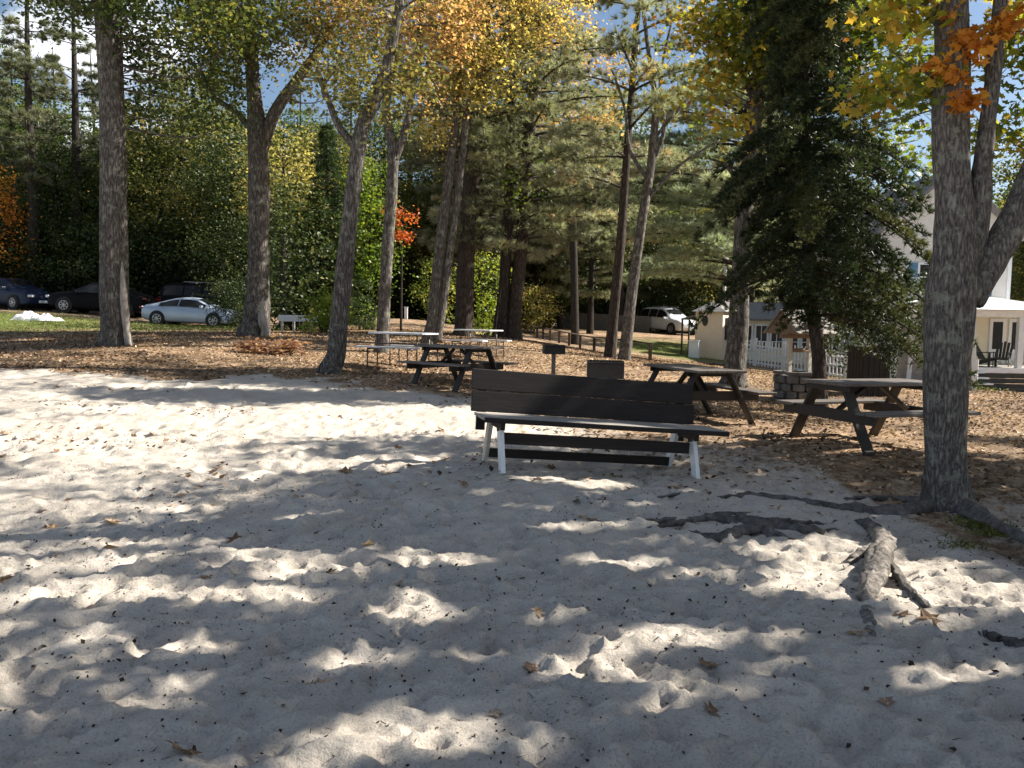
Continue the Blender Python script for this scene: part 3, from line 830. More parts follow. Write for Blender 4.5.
# orange sprays on the near tree
for si, (c_, r_, n_) in enumerate([(W(975, 42, 6.8), (.15, .15, .12), 9), (W(945, 70, 6.75), (.14, .12, .05), 4), (W(960, 104, 6.7), (.12, .1, .04), 5), (W(1008, 25, 6.8), (.12, .12, .1), 5)]):
    g = np.random.default_rng(31 + si)
    Lp = clumps(ellip(g, c_, r_, n_), g, 18, .055) - np.array(near_tree.location)
    V, k = leaf_verts(Lp, .095 * g.uniform(.6, 1.2, len(Lp)), g, LOBED, .6)
    o = raw_mesh('leaf_spray', V, k, M['leaf_orange'], near_tree, np.clip(g.uniform(0, 1, len(Lp)), 0, 1))
    o['label'] = 'orange autumn leaf spray'

# trees beyond the right edge of the picture: their crowns shade the sand, and where the crowns are open the sun comes through
GAPS = [(pix2ground(px, py), rx, ry) for px, py, rx, ry in (
    (885, 572, .80, .85), (655, 640, .42, .16), (600, 665, .3, .16), (985, 690, .36, .26), (590, 752, .26, .14), (430, 735, .42, .18), (330, 745, .25, .12), (420, 605, .22, .26), (240, 598, .4, .14), (120, 592, .55, .18),
    (310, 570, .35, .13), (200, 640, .3, .09), (360, 655, .26, .09), (60, 560, .5, .2), (440, 560, .4, .12), (620, 560, .35, .12), (560, 520, .6, .25), (330, 520, .6, .2), (120, 515, .9, .25), (60, 455, 1.2, .35), (330, 465, .9, .25),
    (700, 575, .25, .1), (780, 640, .14, .08), (480, 655, .2, .07), (735, 690, .12, .08), (930, 720, .12, .07), (560, 480, .7, .2), (780, 668, .2, .07), (150, 700, .2, .06))]


def open_gaps(Lw, g):
    """leave out the leaves whose shadow would fall in a sunlit patch of the sand"""
    t = Lw[:, 2] / SUN.z
    sx = Lw[:, 0] - SUN.x * t; sy = Lw[:, 1] - SUN.y * t
    nz = vnoise(sx * 2.1, sy * 3.2, 51) * 1.1 + vnoise(sx * 5.5, sy * 8, 52) * .7
    keep = np.ones(len(Lw), bool)
    for p, rx, ry in GAPS:
        keep &= ((sx - p.x) / rx) ** 2 + ((sy - p.y) / ry) ** 2 + nz > 1.0
    flecks = vnoise(sx * 3.0, sy * 6.0, 53) + .6 * vnoise(sx * 7, sy * 13, 54)
    return keep & (flecks < .31)


def ball(cc, g, per, r):
    C = np.repeat(cc, per, 0); d = g.normal(size=C.shape); d /= np.linalg.norm(d, axis=1, keepdims=True)
    return C + d * (r * g.random(len(C)) ** .4)[:, None] * np.array([1, 1, .7])


for i, (x, y, h, rr, ncl) in enumerate([(8.6, 4.9, 9.5, 2.9, 62), (11.9, 8.7, 10, 3.1, 66), (11.6, 4.4, 10, 2.8, 62), (15.0, 6.4, 10.5, 3.0, 52), (9.6, 9.0, 9.5, 2.6, 40), (8.0, 2.6, 8, 2.2, 36), (16.5, 10.6, 10, 3.0, 34)]):
    z = gz(x, y); g = np.random.default_rng(400 + i)
    root = thing('oak_tree', 'leafy oak standing out of view right of the sand', 'tree', (x, y, z), 0, 'oaks beyond the right edge shading the sand')
    mb = MB(); pts, rad = smooth_path([Vector((0, 0, -.3)), Vector((0, 0, .3)), Vector((.1, .1, 4)), Vector((.2, -.1, h - 2)), Vector((.1, 0, h + 1))], [.26, .2, .16, .1, .03], 6)
    mb.tube(pts, rad, 12, flute=.1, seed=i)
    cc = ellip(g, (0, 0, h - 2.4), (rr, rr, 2.6), ncl, .2)
    add_twigs(mb, [(pts, rad)], cc, g, .5, .03)
    mb.build('trunk', M['bark_oak'], root, smooth=True)
    L = ball(cc, g, 290, .74)
    L = L[open_gaps(L + np.array([x, y, z]), g)]
    V, k = leaf_verts(L, .17 * g.uniform(.7, 1.2, len(L)), g, KITE, .6)
    raw_mesh('crown', V, k, M['leaf_yellowgreen'], root, np.clip(g.uniform(0, .9, len(L)), 0, 1))

# ------------------------------------------------------------------ woods behind
def woodland_broadleaf(name, label, group, h, r, zc, ncl, per, leaf, mat, seed, t=(0, .9), trunk=.2, cr=.5, lean=.3, loc=(0, 0, 0), barkm='bark_far', low=0):
    g = np.random.default_rng(seed)
    root = thing(name, label, 'tree', loc, 0, group)
    mb = MB(); lx, ly = g.normal() * lean, g.normal() * lean
    pts, rad = smooth_path([Vector((0, 0, -.6)), Vector((0, 0, .2)), Vector((lx * .4, ly * .4, h * .4)), Vector((lx, ly, h * .75)), Vector((lx * 1.1, ly, h * .97))], [trunk * 1.3, trunk * 1.05, trunk * .8, trunk * .45, .02], 5)
    mb.tube(pts, rad, 9, flute=.1, seed=seed)
    cc = ellip(g, (lx, ly, (zc + h) / 2), (r, r, (h - zc) / 2), ncl, .25)
    cc = cc + np.array([[lx, ly, 0]]) * 0
    add_twigs(mb, [(pts, rad)], cc, g, .35, .03)
    mb.build('trunk', M[barkm], root, smooth=True)
    L = clumps(cc, g, per, cr)
    tt = np.repeat(g.uniform(t[0], t[1], ncl), per) + g.normal(size=ncl * per) * .1
    V, k = leaf_verts(L, leaf * g.uniform(.6, 1.25, len(L)), g, KITE, .5)
    raw_mesh('crown', V, k, M[mat], root, np.clip(tt, 0, 1))
    return root


def shrub(name, label, group, h, r, n, per, leaf, mat, seed, t=(0, .9), loc=(0, 0, 0), cat='shrub', cr=.3, stems=7):
    g = np.random.default_rng(seed)
    root = thing(name, label, cat, loc, 0, group)
    cc = ellip(g, (0, 0, h * .5), (r, r, h * .52), n, .55)
    cc[:, 2] = np.maximum(cc[:, 2], .12)
    mb = MB()
    for i in range(stems):
        e = cc[g.integers(len(cc))]; a = Vector((g.normal() * .12, g.normal() * .12, -.15)); b = Vector(e)
        pts, rad = smooth_path([a, a.lerp(b, .5) + Vector((0, 0, .25 * h * .3)), b], [.035, .022, .006], 4)
        mb.tube(pts, rad, 5)
    mb.build('stem', M['bark_far'], root, smooth=True)
    L = clumps(cc, g, per, cr); L[:, 2] = np.maximum(L[:, 2], .02)
    tt = np.repeat(g.uniform(t[0], t[1], n), per) + g.normal(size=n * per) * .1
    V, k = leaf_verts(L, leaf * g.uniform(.6, 1.25, len(L)), g, KITE, .5)
    raw_mesh('foliage', V, k, M[mat], root, np.clip(tt, 0, 1))
    return root


def woodland_pine(label, group, h, z0, L, seed, trunk=.29, mat='needle_pine', t=(.05, .6), gap=.2):
    b = Vector((0, 0, 0))
    return conifer('pine_tree', label, group, b, [Vector((0, 0, -.6)), Vector((0, 0, .1)), Vector((.1, 0, h * .3)), Vector((-.05, .1, h * .6)), Vector((.1, 0, h))],
                   [trunk * 1.25, trunk, trunk * .85, trunk * .55, .02], z0, h - .3, lambda z, a: L * min(1, (h + 1 - z) / (h * .45)) * (.35 + .65 * min(1, max(0, (z - z0) / 3))),
                   whorl=.6, nb=6, tuft_step=.34, per=30, ln=.34, wd=.017, mat=mat, barkm='bark_far', seed=seed, t0=t[0], t1=t[1], gapf=gap)


def put(o, px, Y, rz=0, sc=1.0, label=None, dz=-.05):
    p = G(px, Y); o.location = (p.x, p.y, p.z + dz); o.rotation_euler = (0, 0, rz); o.scale = (sc, sc, sc)
    if label: o['label'] = label
    return o


WG = 'dark pine trunks in the woods behind the parked cars'
pineA = woodland_pine('tall dark pine trunk in the woods behind the parked cars', WG, 19, 6.5, 2.2, 501, gap=.58, t=(0, .35))
pineB = woodland_pine('tall dark pine trunk in the woods behind the parked cars', WG, 17, 5.5, 2.2, 502, .2, gap=.58, t=(0, .4))
spots = [(34, 42, 1), (18, 46, .85), (81, 44, 1), (97, 50, .9), (128, 52, .7), (153, 46, .9), (216, 50, .8), (-30, 47, 1), (236, 55, .9), (300, 58, 1), (410, 60, 1), (455, 64, 1), (60, 62, 1), (175, 64, 1.05), (350, 66, 1), (-70, 55, 1)]
for i, (px, Y, sc) in enumerate(spots):
    src = pineA if i % 2 == 0 else pineB
    o = src if i < 2 else copy_tree(src)
    put(o, px, Y, i * 1.3, sc)
BG = 'green leafy trees closing off the woods behind'
bl = [woodland_broadleaf('woodland_tree', 'leafy green tree in the dense rows of the woods behind', BG, 13, 3.4, 2.2, 230, 90, .18, 'leaf_green', 511, (.0, .7), cr=.55),
      woodland_broadleaf('woodland_tree', 'leafy green tree in the dense rows of the woods behind', BG, 11, 3.0, 1.0, 210, 90, .17, 'leaf_shrub', 512, (.0, 1), cr=.5),
      woodland_broadleaf('woodland_tree', 'leafy green tree in the dense rows of the woods behind', BG, 12, 3.2, 2.0, 190, 90, .18, 'leaf_olive', 513, (.0, .7), cr=.5)]
bspots = []
g = np.random.default_rng(52)
for px, Y, k, sc in [(-60, 46, 1, .9), (10, 52, 0, .8), (55, 48, 1, .8), (115, 47, 1, .85), (150, 50, 0, .72), (205, 46, 1, .85), (240, 50, 2, .75), (285, 46, 1, .75), (-20, 64, 2, .95), (40, 68, 0, 1), (90, 66, 2, .9),
                     (140, 68, 0, .9), (190, 70, 2, .95), (250, 68, 0, .9), (310, 66, 1, .8), (355, 60, 0, .85), (400, 62, 1, .8), (430, 58, 2, .8), (470, 62, 0, .8), (510, 66, 1, .85), (545, 60, 2, .8), (580, 66, 0, .8), (615, 70, 1, .9),
                     (650, 68, 0, .85), (690, 64, 1, .8), (730, 66, 2, .85), (770, 64, 0, .8), (815, 60, 1, .75), (860, 62, 0, .8), (1035, 50, 1, .8), (1060, 44, 0, .8), (1075, 56, 2, 1), (920, 66, 2, .8), (975, 64, 0, .8), (1020, 62, 0, .95), (60, 48, 0, .95), (185, 44, 2, 1.1), (228, 42, 1, .85), (140, 44.5, 0, .75), (60, 44, 1, .8), (300, 50, 0, .95), (335, 47, 2, .9), (-40, 50, 0, 1.4), (215, 55, 0, 1.05), (380, 52, 0, 1.0), (440, 50, 2, 1.1), (500, 56, 0, 1.3), (560, 54, 1, 1.1), (620, 56, 0, 1.2), (690, 58, 2, 1.0), (775, 62, 0, 1.0), (1045, 46, 2, 1.2)]:
    bspots.append((px, Y, k, sc))
used = set()
for i, (px, Y, k, sc) in enumerate(bspots):
    o = bl[k] if k not in used else copy_tree(bl[k]); used.add(k)
    put(o, px, Y, i * .9, sc)

# understorey by the cars
US = 'dark glossy shrubs crowding behind the parked cars'
sh = [shrub('glossy_shrub', 'dark glossy shrub in the thicket behind the parked cars', US, 4.2, 2.1, 110, 70, .135, 'leaf_shrub', 521, (0, .85), cr=.34),
      shrub('glossy_shrub', 'dark glossy shrub in the thicket behind the parked cars', US, 3.2, 1.9, 90, 70, .13, 'leaf_shrub', 522, (0, .7), cr=.32)]
for i, (px, Y, k, sc) in enumerate([(-30, 43, 0, 1.2), (15, 44, 1, 1.25), (50, 43, 0, 1.1), (85, 42.5, 1, 1.2), (118, 43, 0, 1.25), (150, 42.5, 1, 1.3), (182, 43.5, 0, 1.35), (215, 43, 0, 1.1), (248, 40, 0, 1.15), (240, 33, 1, .62),
                                    (400, 52, 1, 1.1), (440, 54, 0, 1.1), (480, 56, 1, 1.1), (520, 56, 0, 1), (550, 58, 1, 1.1), (590, 60, 0, 1), (640, 60, 1, 1), (680, 58, 0, 1.1), (735, 60, 1, 1.2), (790, 58, 0, 1)]):
    o = sh[k] if i == k else copy_tree(sh[k])
    put(o, px, Y, i * 1.7, sc)
o = shrub('rhododendron', 'tall shrub with pale glinting leaves right of the grey forked oak', None, 5.0, 1.6, 120, 46, .14, 'leaf_shrub', 523, (.25, 1)); put(o, 296, 29)
o = shrub('leafy_bush', 'small bright yellow green bush in front of the white sign board', None, 1.3, .75, 34, 40, .12, 'leaf_bright', 524, (.3, 1), cr=.16); put(o, 322, 25)
o = shrub('leafy_bush', 'upright bright green bush between the two slender leaning trees', None, 6.4, 1.15, 90, 46, .13, 'leaf_bright', 525, (.0, .7), cr=.3); put(o, 366, 31)
o = shrub('leafy_bush', 'orange leaved bush at the far left edge above the navy car', None, 6.8, 1.7, 90, 40, .16, 'leaf_orange', 526, (0, .7), cr=.34); put(o, -4, 41.5)
o = shrub('leafy_bush', 'yellow bush lit by the sun behind the rail fence posts', None, 2.8, 1.5, 56, 42, .15, 'leaf_gold', 527, (.0, .75), cr=.28); put(o, 530, 47)
o = shrub('leafy_bush', 'yellow green bush between the dark pine trunks in the middle', None, 3.4, 1.1, 50, 42, .13, 'leaf_bright', 528, (.2, 1), cr=.26); put(o, 488, 33)
o = shrub('leafy_bush', 'pale green bush seen between the leaning trees and the dark pine', None, 3.2, 1.1, 40, 40, .13, 'leaf_yellowgreen', 529, (0, .6), cr=.26); put(o, 437, 36, dz=2.1)
o.location.z = G(437, 36).z - .05
o = woodland_broadleaf('maple_sapling', 'young maple with orange red leaves beside the upright bright green bush', None, 5.0, .65, 3.3, 14, 40, .14, 'leaf_red', 530, (0, 1), .05, .2, .15); put(o, 401, 31)
o = woodland_broadleaf('maple_tree', 'reddish brown maple crown high behind the middle pines', None, 15, 2.6, 8.5, 90, 44, .2, 'leaf_peach', 531, (0, .5), .2, .45); put(o, 575, 38)
o = woodland_broadleaf('maple_tree', 'small rusty maple crown high behind the pine boughs left of the house', None, 11.5, 1.6, 8.2, 34, 44, .2, 'leaf_peach', 532, (0, .6), .15, .4); put(o, 728, 50)
o = woodland_broadleaf('oak_tree', 'pale yellow oak lit by the sun behind the forked oak', None, 9.5, 2.2, 4.2, 70, 44, .17, 'leaf_gold', 533, (.0, .5), .16, .4); put(o, 283, 38)
o = woodland_broadleaf('oak_tree', 'thin sapling between the dark pine and the pair of pines', None, 6.5, .8, 3.8, 14, 36, .12, 'leaf_bright', 534, (.2, .9), .055, .25); put(o, 494, 25.5)
b = Vector((0, 0, 0))
sp = conifer('spruce_tree', 'dark pointed spruce behind the slender leaning grey tree', None, b, [Vector((0, 0, -.4)), Vector((0, 0, .1)), Vector((0, 0, 4)), Vector((0, 0, 7.9))], [.16, .14, .09, .01],
             .4, 7.8, lambda z, a: 1.75 * (8.1 - z) / 7.6, whorl=.2, nb=7, tuft_step=.11, droop=.15, lift=.1, per=11, ln=.13, wd=.010, mat='needle_spruce', seed=541, width=.45, gapf=.05, inner=.15, spread=.8, t0=0, t1=.9)
put(sp, 327, 30)
o = shrub('evergreen_shrub', 'dark evergreen shrub against the house behind the dark bin', None, 3.6, 1.5, 90, 46, .11, 'leaf_shrub', 551, (0, .5), cr=.3); put(o, 884, 26)
PG = 'broad pale green pines filling the middle behind the grills'
pm = woodland_pine('broad pale green pine with low spreading boughs behind the rail fence', PG, 13, 2.2, 3.8, 503, .2, t=(.2, .95))
for i, (px, Y, sc) in enumerate([(747, 45, 1.15), (560, 58, 1), (590, 50, 1.05), (535, 52, 1.1), (633, 58, 1.05), (722, 62, .95), (480, 48, 1)]):
    o = pm if i == 0 else copy_tree(pm)
    put(o, px, Y, i * 2.1 + .4, sc)
# the wood beyond reads as one mass
g = np.random.default_rng(61)
n = 90000
ang = g.uniform(-52, 50, n); dist = g.uniform(76, 92, n)
fx = dist * np.sin(np.radians(ang)); fy = dist * np.cos(np.radians(ang)) 
top = 9.5 + 8 * (vnoise(ang * .35, ang * 0, 5) + .5) + 2.5 * vnoise(ang * 1.5, ang * 0, 6)
fz = ground_np(fx, fy) + top * g.random(n) ** .8
V, k = leaf_verts(np.stack([fx, fy, fz], 1), g.uniform(.55, 1.2, n), g, KITE, .3)
far = raw_mesh('far_woods', V, k, M['leaf_green'], None, np.clip(vnoise(ang * .8, fz * .3, 9) + .35 + g.normal(size=n) * .12, 0, 1))
tag(far, 'distant dark green wood closing the view behind every tree', 'wood', kind='stuff')

# ------------------------------------------------------------------ the bench
def make_bench():
    a = R(14); p = G(500, 7.55)
    c = Vector((.72, 7.72, 0)); 
    zl = sz(c.x - .95, c.y - .25); zr = sz(c.x + .95, c.y + .25)
    root = thing('park_bench', 'dark brown plank bench with white painted feet on the sand in the middle', 'bench', (c.x, c.y, (zl + zr) / 2 - .012), 0)
    root.rotation_euler = (0, math.atan2(zl - zr, 2.0) + R(1.1), a)
    TX = Matrix.Rotation(R(-8), 3, 'X')
    b = MB(); b.box((-.0, .222, .775), (2.27, .036, .196), TX); b.build('back_board', M['dark_wood'], root, bevel=.006)
    b = MB(); b.box((.015, .195, .573), (2.28, .036, .196), TX); b.build('back_board', M['dark_wood'], root, bevel=.006)
    for x in (-1.02, 1.03):
        MB().beam((x, .285, .87), (x, .20, .30), .036, .085, (1, 0, 0)).build('back_post', M['dark_wood'], root, bevel=.004)
    b = MB()
    for y in (-.26, -.105, .05):
        b.box((.085, y, .462), (2.38, .148, .032))
    b.build('seat', M['grey_wood'], root, bevel=.006)
    MB().box((.085, -.342, .455), (2.38, .012, .045)).build('seat_edge', M['dark_wood'], root, bevel=.003)
    for x in (-.92, .97):
        MB().beam((x, -.3, .405), (x, .2, .405), .038, .08).build('seat_bearer', M['dark_wood'], root, bevel=.004)
        MB().beam((x, -.2, .37), (x + .02, -.33, -.02), .10, .04, (1, 0, 0)).build('leg', M['white_paint'], root, bevel=.004)
        MB().beam((x, -.178, .45), (x + .002, -.2, .345), .104, .046, (1, 0, 0)).build('leg_bracket', M['dark_wood'], root, bevel=.004)
        MB().beam((x - .02, .12, .45), (x - .02, .25, -.02), .10, .04, (1, 0, 0)).build('leg', M['cream_leg'] if x < 0 else M['white_paint'], root, bevel=.004)  # left rear leg is white too; its sunlit cream is put into the colour
    MB().box((.02, -.205, .285), (1.84, .03, .105)).build('stretcher', M['dark_wood'], root, bevel=.004)
    MB().box((0, .165, .095), (1.84, .03, .085)).build('stretcher', M['dark_wood'], root, bevel=.004)
    return root


make_bench()


def make_picnic(label, px, Y, rz, L=1.83):
    c = G(px, Y)
    root = thing('picnic_table', label, 'picnic table', (c.x, c.y, sz(c.x, c.y) - .01), rz, 'dark wooden picnic tables round the grills')
    b = MB()
    for i in range(5):
        b.box((0, -.3 + i * .15, .742), (L, .142, .036))
    b.build('tabletop', M['table_sheen_wood'], root, bevel=.005)
    for s in (-1, 1):
        b = MB()
        for i in range(2): b.box((0, s * (.62 + i * .15), .445), (L, .142, .036))
        b.build('bench_seat', M['table_sheen_wood'], root, bevel=.005)
    for x in (-.62, .62):
        MB().box((x - .055, 0, .695), (.036, .70, .075)).build('top_bearer', M['table_wood'], root, bevel=.004)
        MB().box((x - .055, 0, .39), (.036, 1.52, .13)).build('seat_bearer', M['table_wood'], root, bevel=.004)
        for s in (-1, 1):
            MB().beam((x, s * .24, .722), (x, s * .66, -.03), .04, .13, (1, 0, 0)).build('leg', M['table_wood'], root, bevel=.004)
    for s in (-1, 1):
        MB().beam((s * .53, 0, .40), (s * .1, 0, .70), .07, .04, (0, 0, 1)).build('brace', M['table_wood'], root, bevel=.004)
    return root


make_picnic('dark brown picnic table beside the big grey tree on the right', 871, 9.75, R(19), 1.5)
make_picnic('dark brown picnic table seen end on just right of the plank bench', 690, 11.9, R(-76))
make_picnic('dark brown picnic table with a leaf strewn top left of the plank bench', 457, 14.0, R(-42)).scale = (.84, .84, .92)


def make_camp_table(label, px, Y, rz):
    c = G(px, Y)
    root = thing('camp_table', label, 'table', (c.x, c.y, sz(c.x, c.y)), rz, 'pale metal framed tables')
    MB().box((0, 0, .72), (1.5, .7, .035)).build('tabletop', M['silver_top'], root, bevel=.006)
    for s in (-1, 1):
        MB().box((0, s * .62, .44), (1.6, .27, .035)).build('bench_seat', M['silver_top'], root, bevel=.006)
        f = MB(); f.tube([(-.55, s * .25, .5), (.55, s * .25, .5)], [.014, .014], 8)
        for x in (-.55, .55):
            f.tube([(x, s * .62, .425), (x, s * .64, -.02)], [.016, .016], 8)
            f.tube([(x, s * .25, .705), (x, s * .25, -.02)], [.016, .016], 8)
        for x in (-.55, .55):
            f.tube([(x, s * .62, .4), (x, s * .25, .4)], [.014, .014], 8)
        f.build('tube_frame', M['tube_metal'], root, smooth=True)
    return root


make_camp_table('pale grey metal legged table left of the leaf strewn picnic table', 403, 16.2, R(-27)).scale = (.85, .85, .95)
make_camp_table('pale grey metal legged table in front of the dark straight pine', 478, 19.3, R(-36)).scale = (.72, .75, .85)


def make_grill(label, px, Y, rz, w, d, h, ztop, post, side=False):
    c = G(px, Y)
    root = thing('pedestal_grill', label, 'grill', (c.x, c.y, sz(c.x, c.y) - .02), rz, 'pedestal grills')
    b = MB(); t = .012; z0 = ztop - h
    b.box((0, 0, z0), (w, d, t)); b.box((-w / 2, 0, ztop - h / 2), (t, d, h)); b.box((w / 2, 0, ztop - h / 2), (t, d, h)); b.box((0, d / 2, ztop - h / 2 + .0), (w - t - .002, t, h)); b.box((0, -d / 2, z0 + h * .42), (w - t - .002, t, h * .82))
    b.build('firebox', M['black_metal'], root, bevel=.003)
    gr = MB()
    for i in range(11): gr.tube([(-w / 2 + .02 + i * (w - .04) / 10, -d / 2 - .06, ztop - .02), (-w / 2 + .02 + i * (w - .04) / 10, d / 2 - .02, ztop - .02)], [.006, .006], 6)
    gr.tube([(-w / 2 + .02, -d / 2 - .06, ztop - .02), (w / 2 - .02, -d / 2 - .06, ztop - .02)], [.008, .008], 6)
    gr.build('grate', M['black_metal'], root)
    for x in post:
        MB().tube([(x, 0, z0 - .004), (x, 0, -.15)], [.038, .038], 12).build('post', M['post_metal'], root, smooth=False)
    return root


make_grill('small black pedestal grill standing left of the two thin leaning trees', 553, 15, R(6), .37, .3, .16, .77, (0,))
make_grill('wide black pedestal grill in front of the two thin leaning trees', 604, 11.6, R(-4), .5, .36, .24, .80, (-.08, .09))


# ------------------------------------------------------------------ cars
def ring(st):
    x, zb, zs, zt, wb, ws, wt = st
    zm = zb + (zs - zb) * .45
    h = [(wb * .9, zb), (wb, zb + .08), (ws + .02, zm), (ws, zs), (wt, zt - .05), (wt * .8, zt), (wt * .35, zt + .012)]
    return [Vector((x, y, z)) for y, z in h] + [Vector((x, -y, z)) for y, z in reversed(h)]


def interp_st(sts, x):
    for a, b in zip(sts, sts[1:]):
        if a[0] <= x <= b[0]:
            t = (x - a[0]) / (b[0] - a[0]); return tuple(u * (1 - t) + v * t for u, v in zip(a, b))
    return sts[-1]


def make_car(name, label, px, Y, heading, paint, sts, win, shield, back, wheels, wr, wy, cat='car', rack=False, sc=1.0):
    c = G(px, Y)
    zg = min(gz(c.x + dx, c.y) for dx in (-1, 0, 1))
    root = thing(name, label, cat, (c.x, c.y, c.z), heading)
    root.scale = (sc,) * 3
    # sit on the slope
    d = Vector((math.cos(heading), math.sin(heading), 0)) * 1.4
    root.rotation_euler = (0, -math.atan2(gz(c.x + d.x, c.y + d.y) - gz(c.x - d.x, c.y - d.y), 2.8), heading)
    b = MB(); n = 14
    for st in sts: b.v += ring(st)
    for k in range(len(sts) - 1):
        for j in range(n):
            a0 = k * n + j; a1 = k * n + (j + 1) % n
            b.f.append((a0, a1, a1 + n, a0 + n))
    b.f.append(tuple(range(n))); b.f.append(tuple(range((len(sts) - 1) * n, len(sts) * n)))
    body = b.build('body', M[paint], root, smooth=True, sub=2)
    # side windows
    for sgn in (1, -1):
        for (xa, xb) in win:
            w = MB(); N = 7
            for i in range(N):
                x = xa + (xb - xa) * i / (N - 1); st = interp_st(sts, x)
                _, zb, zs, zt, wb, ws, wt = st
                for t in (.1, .86):
                    y = ws * (1 - t) + wt * t + .014; z = zs * (1 - t) + (zt - .05) * t
                    w.v.append(Vector((x, sgn * y, z)))
            for i in range(N - 1): w.f.append((2 * i, 2 * i + 2, 2 * i + 3, 2 * i + 1))
            w.build('side_window', M['glass'], root, smooth=True)
    for nm, (x0, x1) in (('windshield', shield), ('rear_window', back)):
        w = MB()
        for x in (x0, (x0 + x1) / 2, x1):
            st = interp_st(sts, x); _, zb, zs, zt, wb, ws, wt = st
            for f in (-.86, -.4, 0, .4, .86): w.v.append(Vector((x, wt * f, zt + .022 - (.03 if abs(f) > .6 else 0))))
        for i in range(2):
            for j in range(4):
                a0 = i * 5 + j; w.f.append((a0, a0 + 1, a0 + 6, a0 + 5))
        w.build(nm, M['glass'], root, smooth=True)
    for sgn in (1, -1):
        for wx in wheels:
            Mx = Matrix.Translation((wx, sgn * (wy - .1), wr)) @ Matrix.Rotation(R(-90 * sgn), 4, 'X')
            wl = MB().lathe([(wr * .62, -.1), (wr * .94, -.1), (wr, -.06), (wr, .07), (wr * .94, .115), (wr * .66, .118), (wr * .62, .1)], 28, Mx, True).build('tyre', M['rubber'], None, smooth=True)
            arch = MB().lathe([(0.01, .108), (wr * 1.16, .108), (wr * 1.16, -.1), (.01, -.1)], 28, Mx).build('wheel', M['rubber'], root)
            wl.parent = arch
            rm = MB().lathe([(wr * .60, .105), (wr * .66, .125), (wr * .60, .13), (wr * .55, .112)], 28, Mx, True)
            for k in range(7):
                a = 2 * math.pi * k / 7
                rm.beam(Mx @ Vector((0, 0, .12)), Mx @ Vector((wr * .58 * math.cos(a), wr * .58 * math.sin(a), .118)), .035, .02, (0, sgn, 0))
            rm.lathe([(.001, .128), (.05, .128), (.055, .11)], 12, Mx)
            rm.build('rim', M['alloy'], arch)
    f = sts[-1]; r_ = sts[0]
    for sgn in (1, -1):
        s2 = interp_st(sts, f[0] - .12)
        MB().box((f[0] - .10, sgn * s2[5] * .78, s2[2] - .04), (.22, .3, .12), Matrix.Rotation(R(-28 * sgn), 3, 'Z')).build('headlight', M['lamp_clear'], root, bevel=.03)
        s3 = interp_st(sts, r_[0] + .12)
        MB().box((r_[0] + .09, sgn * s3[5] * .8, s3[2] - .05), (.2, .3, .12), Matrix.Rotation(R(24 * sgn), 3, 'Z')).build('tail_light', M['lamp_red'], root, bevel=.03)
        sm = interp_st(sts, shield[1] - .1)
        mm = MB(); mm.box((shield[1] - .18, sgn * (sm[5] + .12), sm[2] + .07), (.12, .2, .13)); mm.box((shield[1] - .16, sgn * (sm[5] + .01), sm[2] + .03), (.06, .08, .04))
        mm.build('wing_mirror', M[paint], root, bevel=.03)
        for hx in (win[-1][0] + .25,) + ((win[0][0] + .2,) if len(win) > 1 else ()):
            s4 = interp_st(sts, hx)
            MB().box((hx, sgn * (s4[5] + .012), s4[2] - .1), (.2, .03, .03)).build('door_handle', M[paint], root, bevel=.008)
    MB().box((f[0] + .005, 0, .42), (.05, .52, .12)).build('number_plate', M['white_paint'], root)
    if rack:
        for sgn in (1, -1):
            MB().tube([(-1.2, sgn * .5, rack), (.3, sgn * .5, rack)], [.02, .02], 8).build('roof_rail', M['alloy'], root, smooth=True)
    return root


COUPE = [(-2.36, .42, .74, .80, .66, .70, .60), (-2.24, .24, .90, 1.0, .82, .84, .70), (-1.75, .18, .93, 1.06, .90, .90, .72), (-1.25, .17, .93, 1.2, .91, .91, .66), (-.65, .17, .93, 1.38, .91, .91, .60),
         (0, .17, .92, 1.43, .91, .91, .58), (.45, .17, .91, 1.38, .91, .91, .58), (1.0, .17, .90, 1.10, .91, .90, .68), (1.25, .17, .88, .97, .91, .88, .74), (1.85, .18, .80, .88, .90, .84, .72), (2.2, .22, .68, .76, .82, .76, .66), (2.36, .36, .56, .62, .62, .6, .55)]
SEDAN = [(-2.3, .42, .80, .86, .66, .72, .60), (-2.15, .24, .95, 1.05, .82, .84, .70), (-1.7, .18, .97, 1.08, .88, .88, .72), (-1.3, .17, .96, 1.24, .9, .89, .66), (-.75, .17, .95, 1.44, .9, .9, .60),
         (0, .17, .94, 1.48, .9, .9, .6), (.4, .17, .93, 1.44, .9, .9, .6), (1.0, .17, .92, 1.12, .9, .88, .68), (1.25, .17, .9, 1.0, .9, .87, .74), (1.9, .18, .84, .92, .88, .82, .72), (2.15, .22, .74, .82, .8, .76, .66), (2.3, .36, .6, .66, .62, .6, .55)]
WAGON = [(-2.3, .4, .95, 1.45, .7, .82, .60), (-2.2, .25, 1.0, 1.62, .84, .88, .62), (-1.6, .22, 1.02, 1.7, .9, .9, .64), (-.6, .22, 1.02, 1.72, .92, .92, .64), (.1, .22, 1.0, 1.7, .92, .92, .64), (.4, .22, 1.0, 1.6, .92, .92, .66),
         (1.0, .22, .98, 1.15, .92, .9, .72), (1.3, .22, .97, 1.06, .92, .88, .76), (1.95, .24, .92, 1.0, .9, .86, .74), (2.2, .3, .8, .88, .82, .8, .68), (2.32, .42, .66, .72, .66, .64, .58)]
make_car('parked_car', 'silver coupe parked on the grass between the two thick grey trunks', 194, 36.4, R(-4), 'car_silver', COUPE, [(-1.35, -.42), (-.36, .92)], (.5, 1.0), (-1.3, -.75), (-1.42, 1.38), .335, .925, sc=.9)
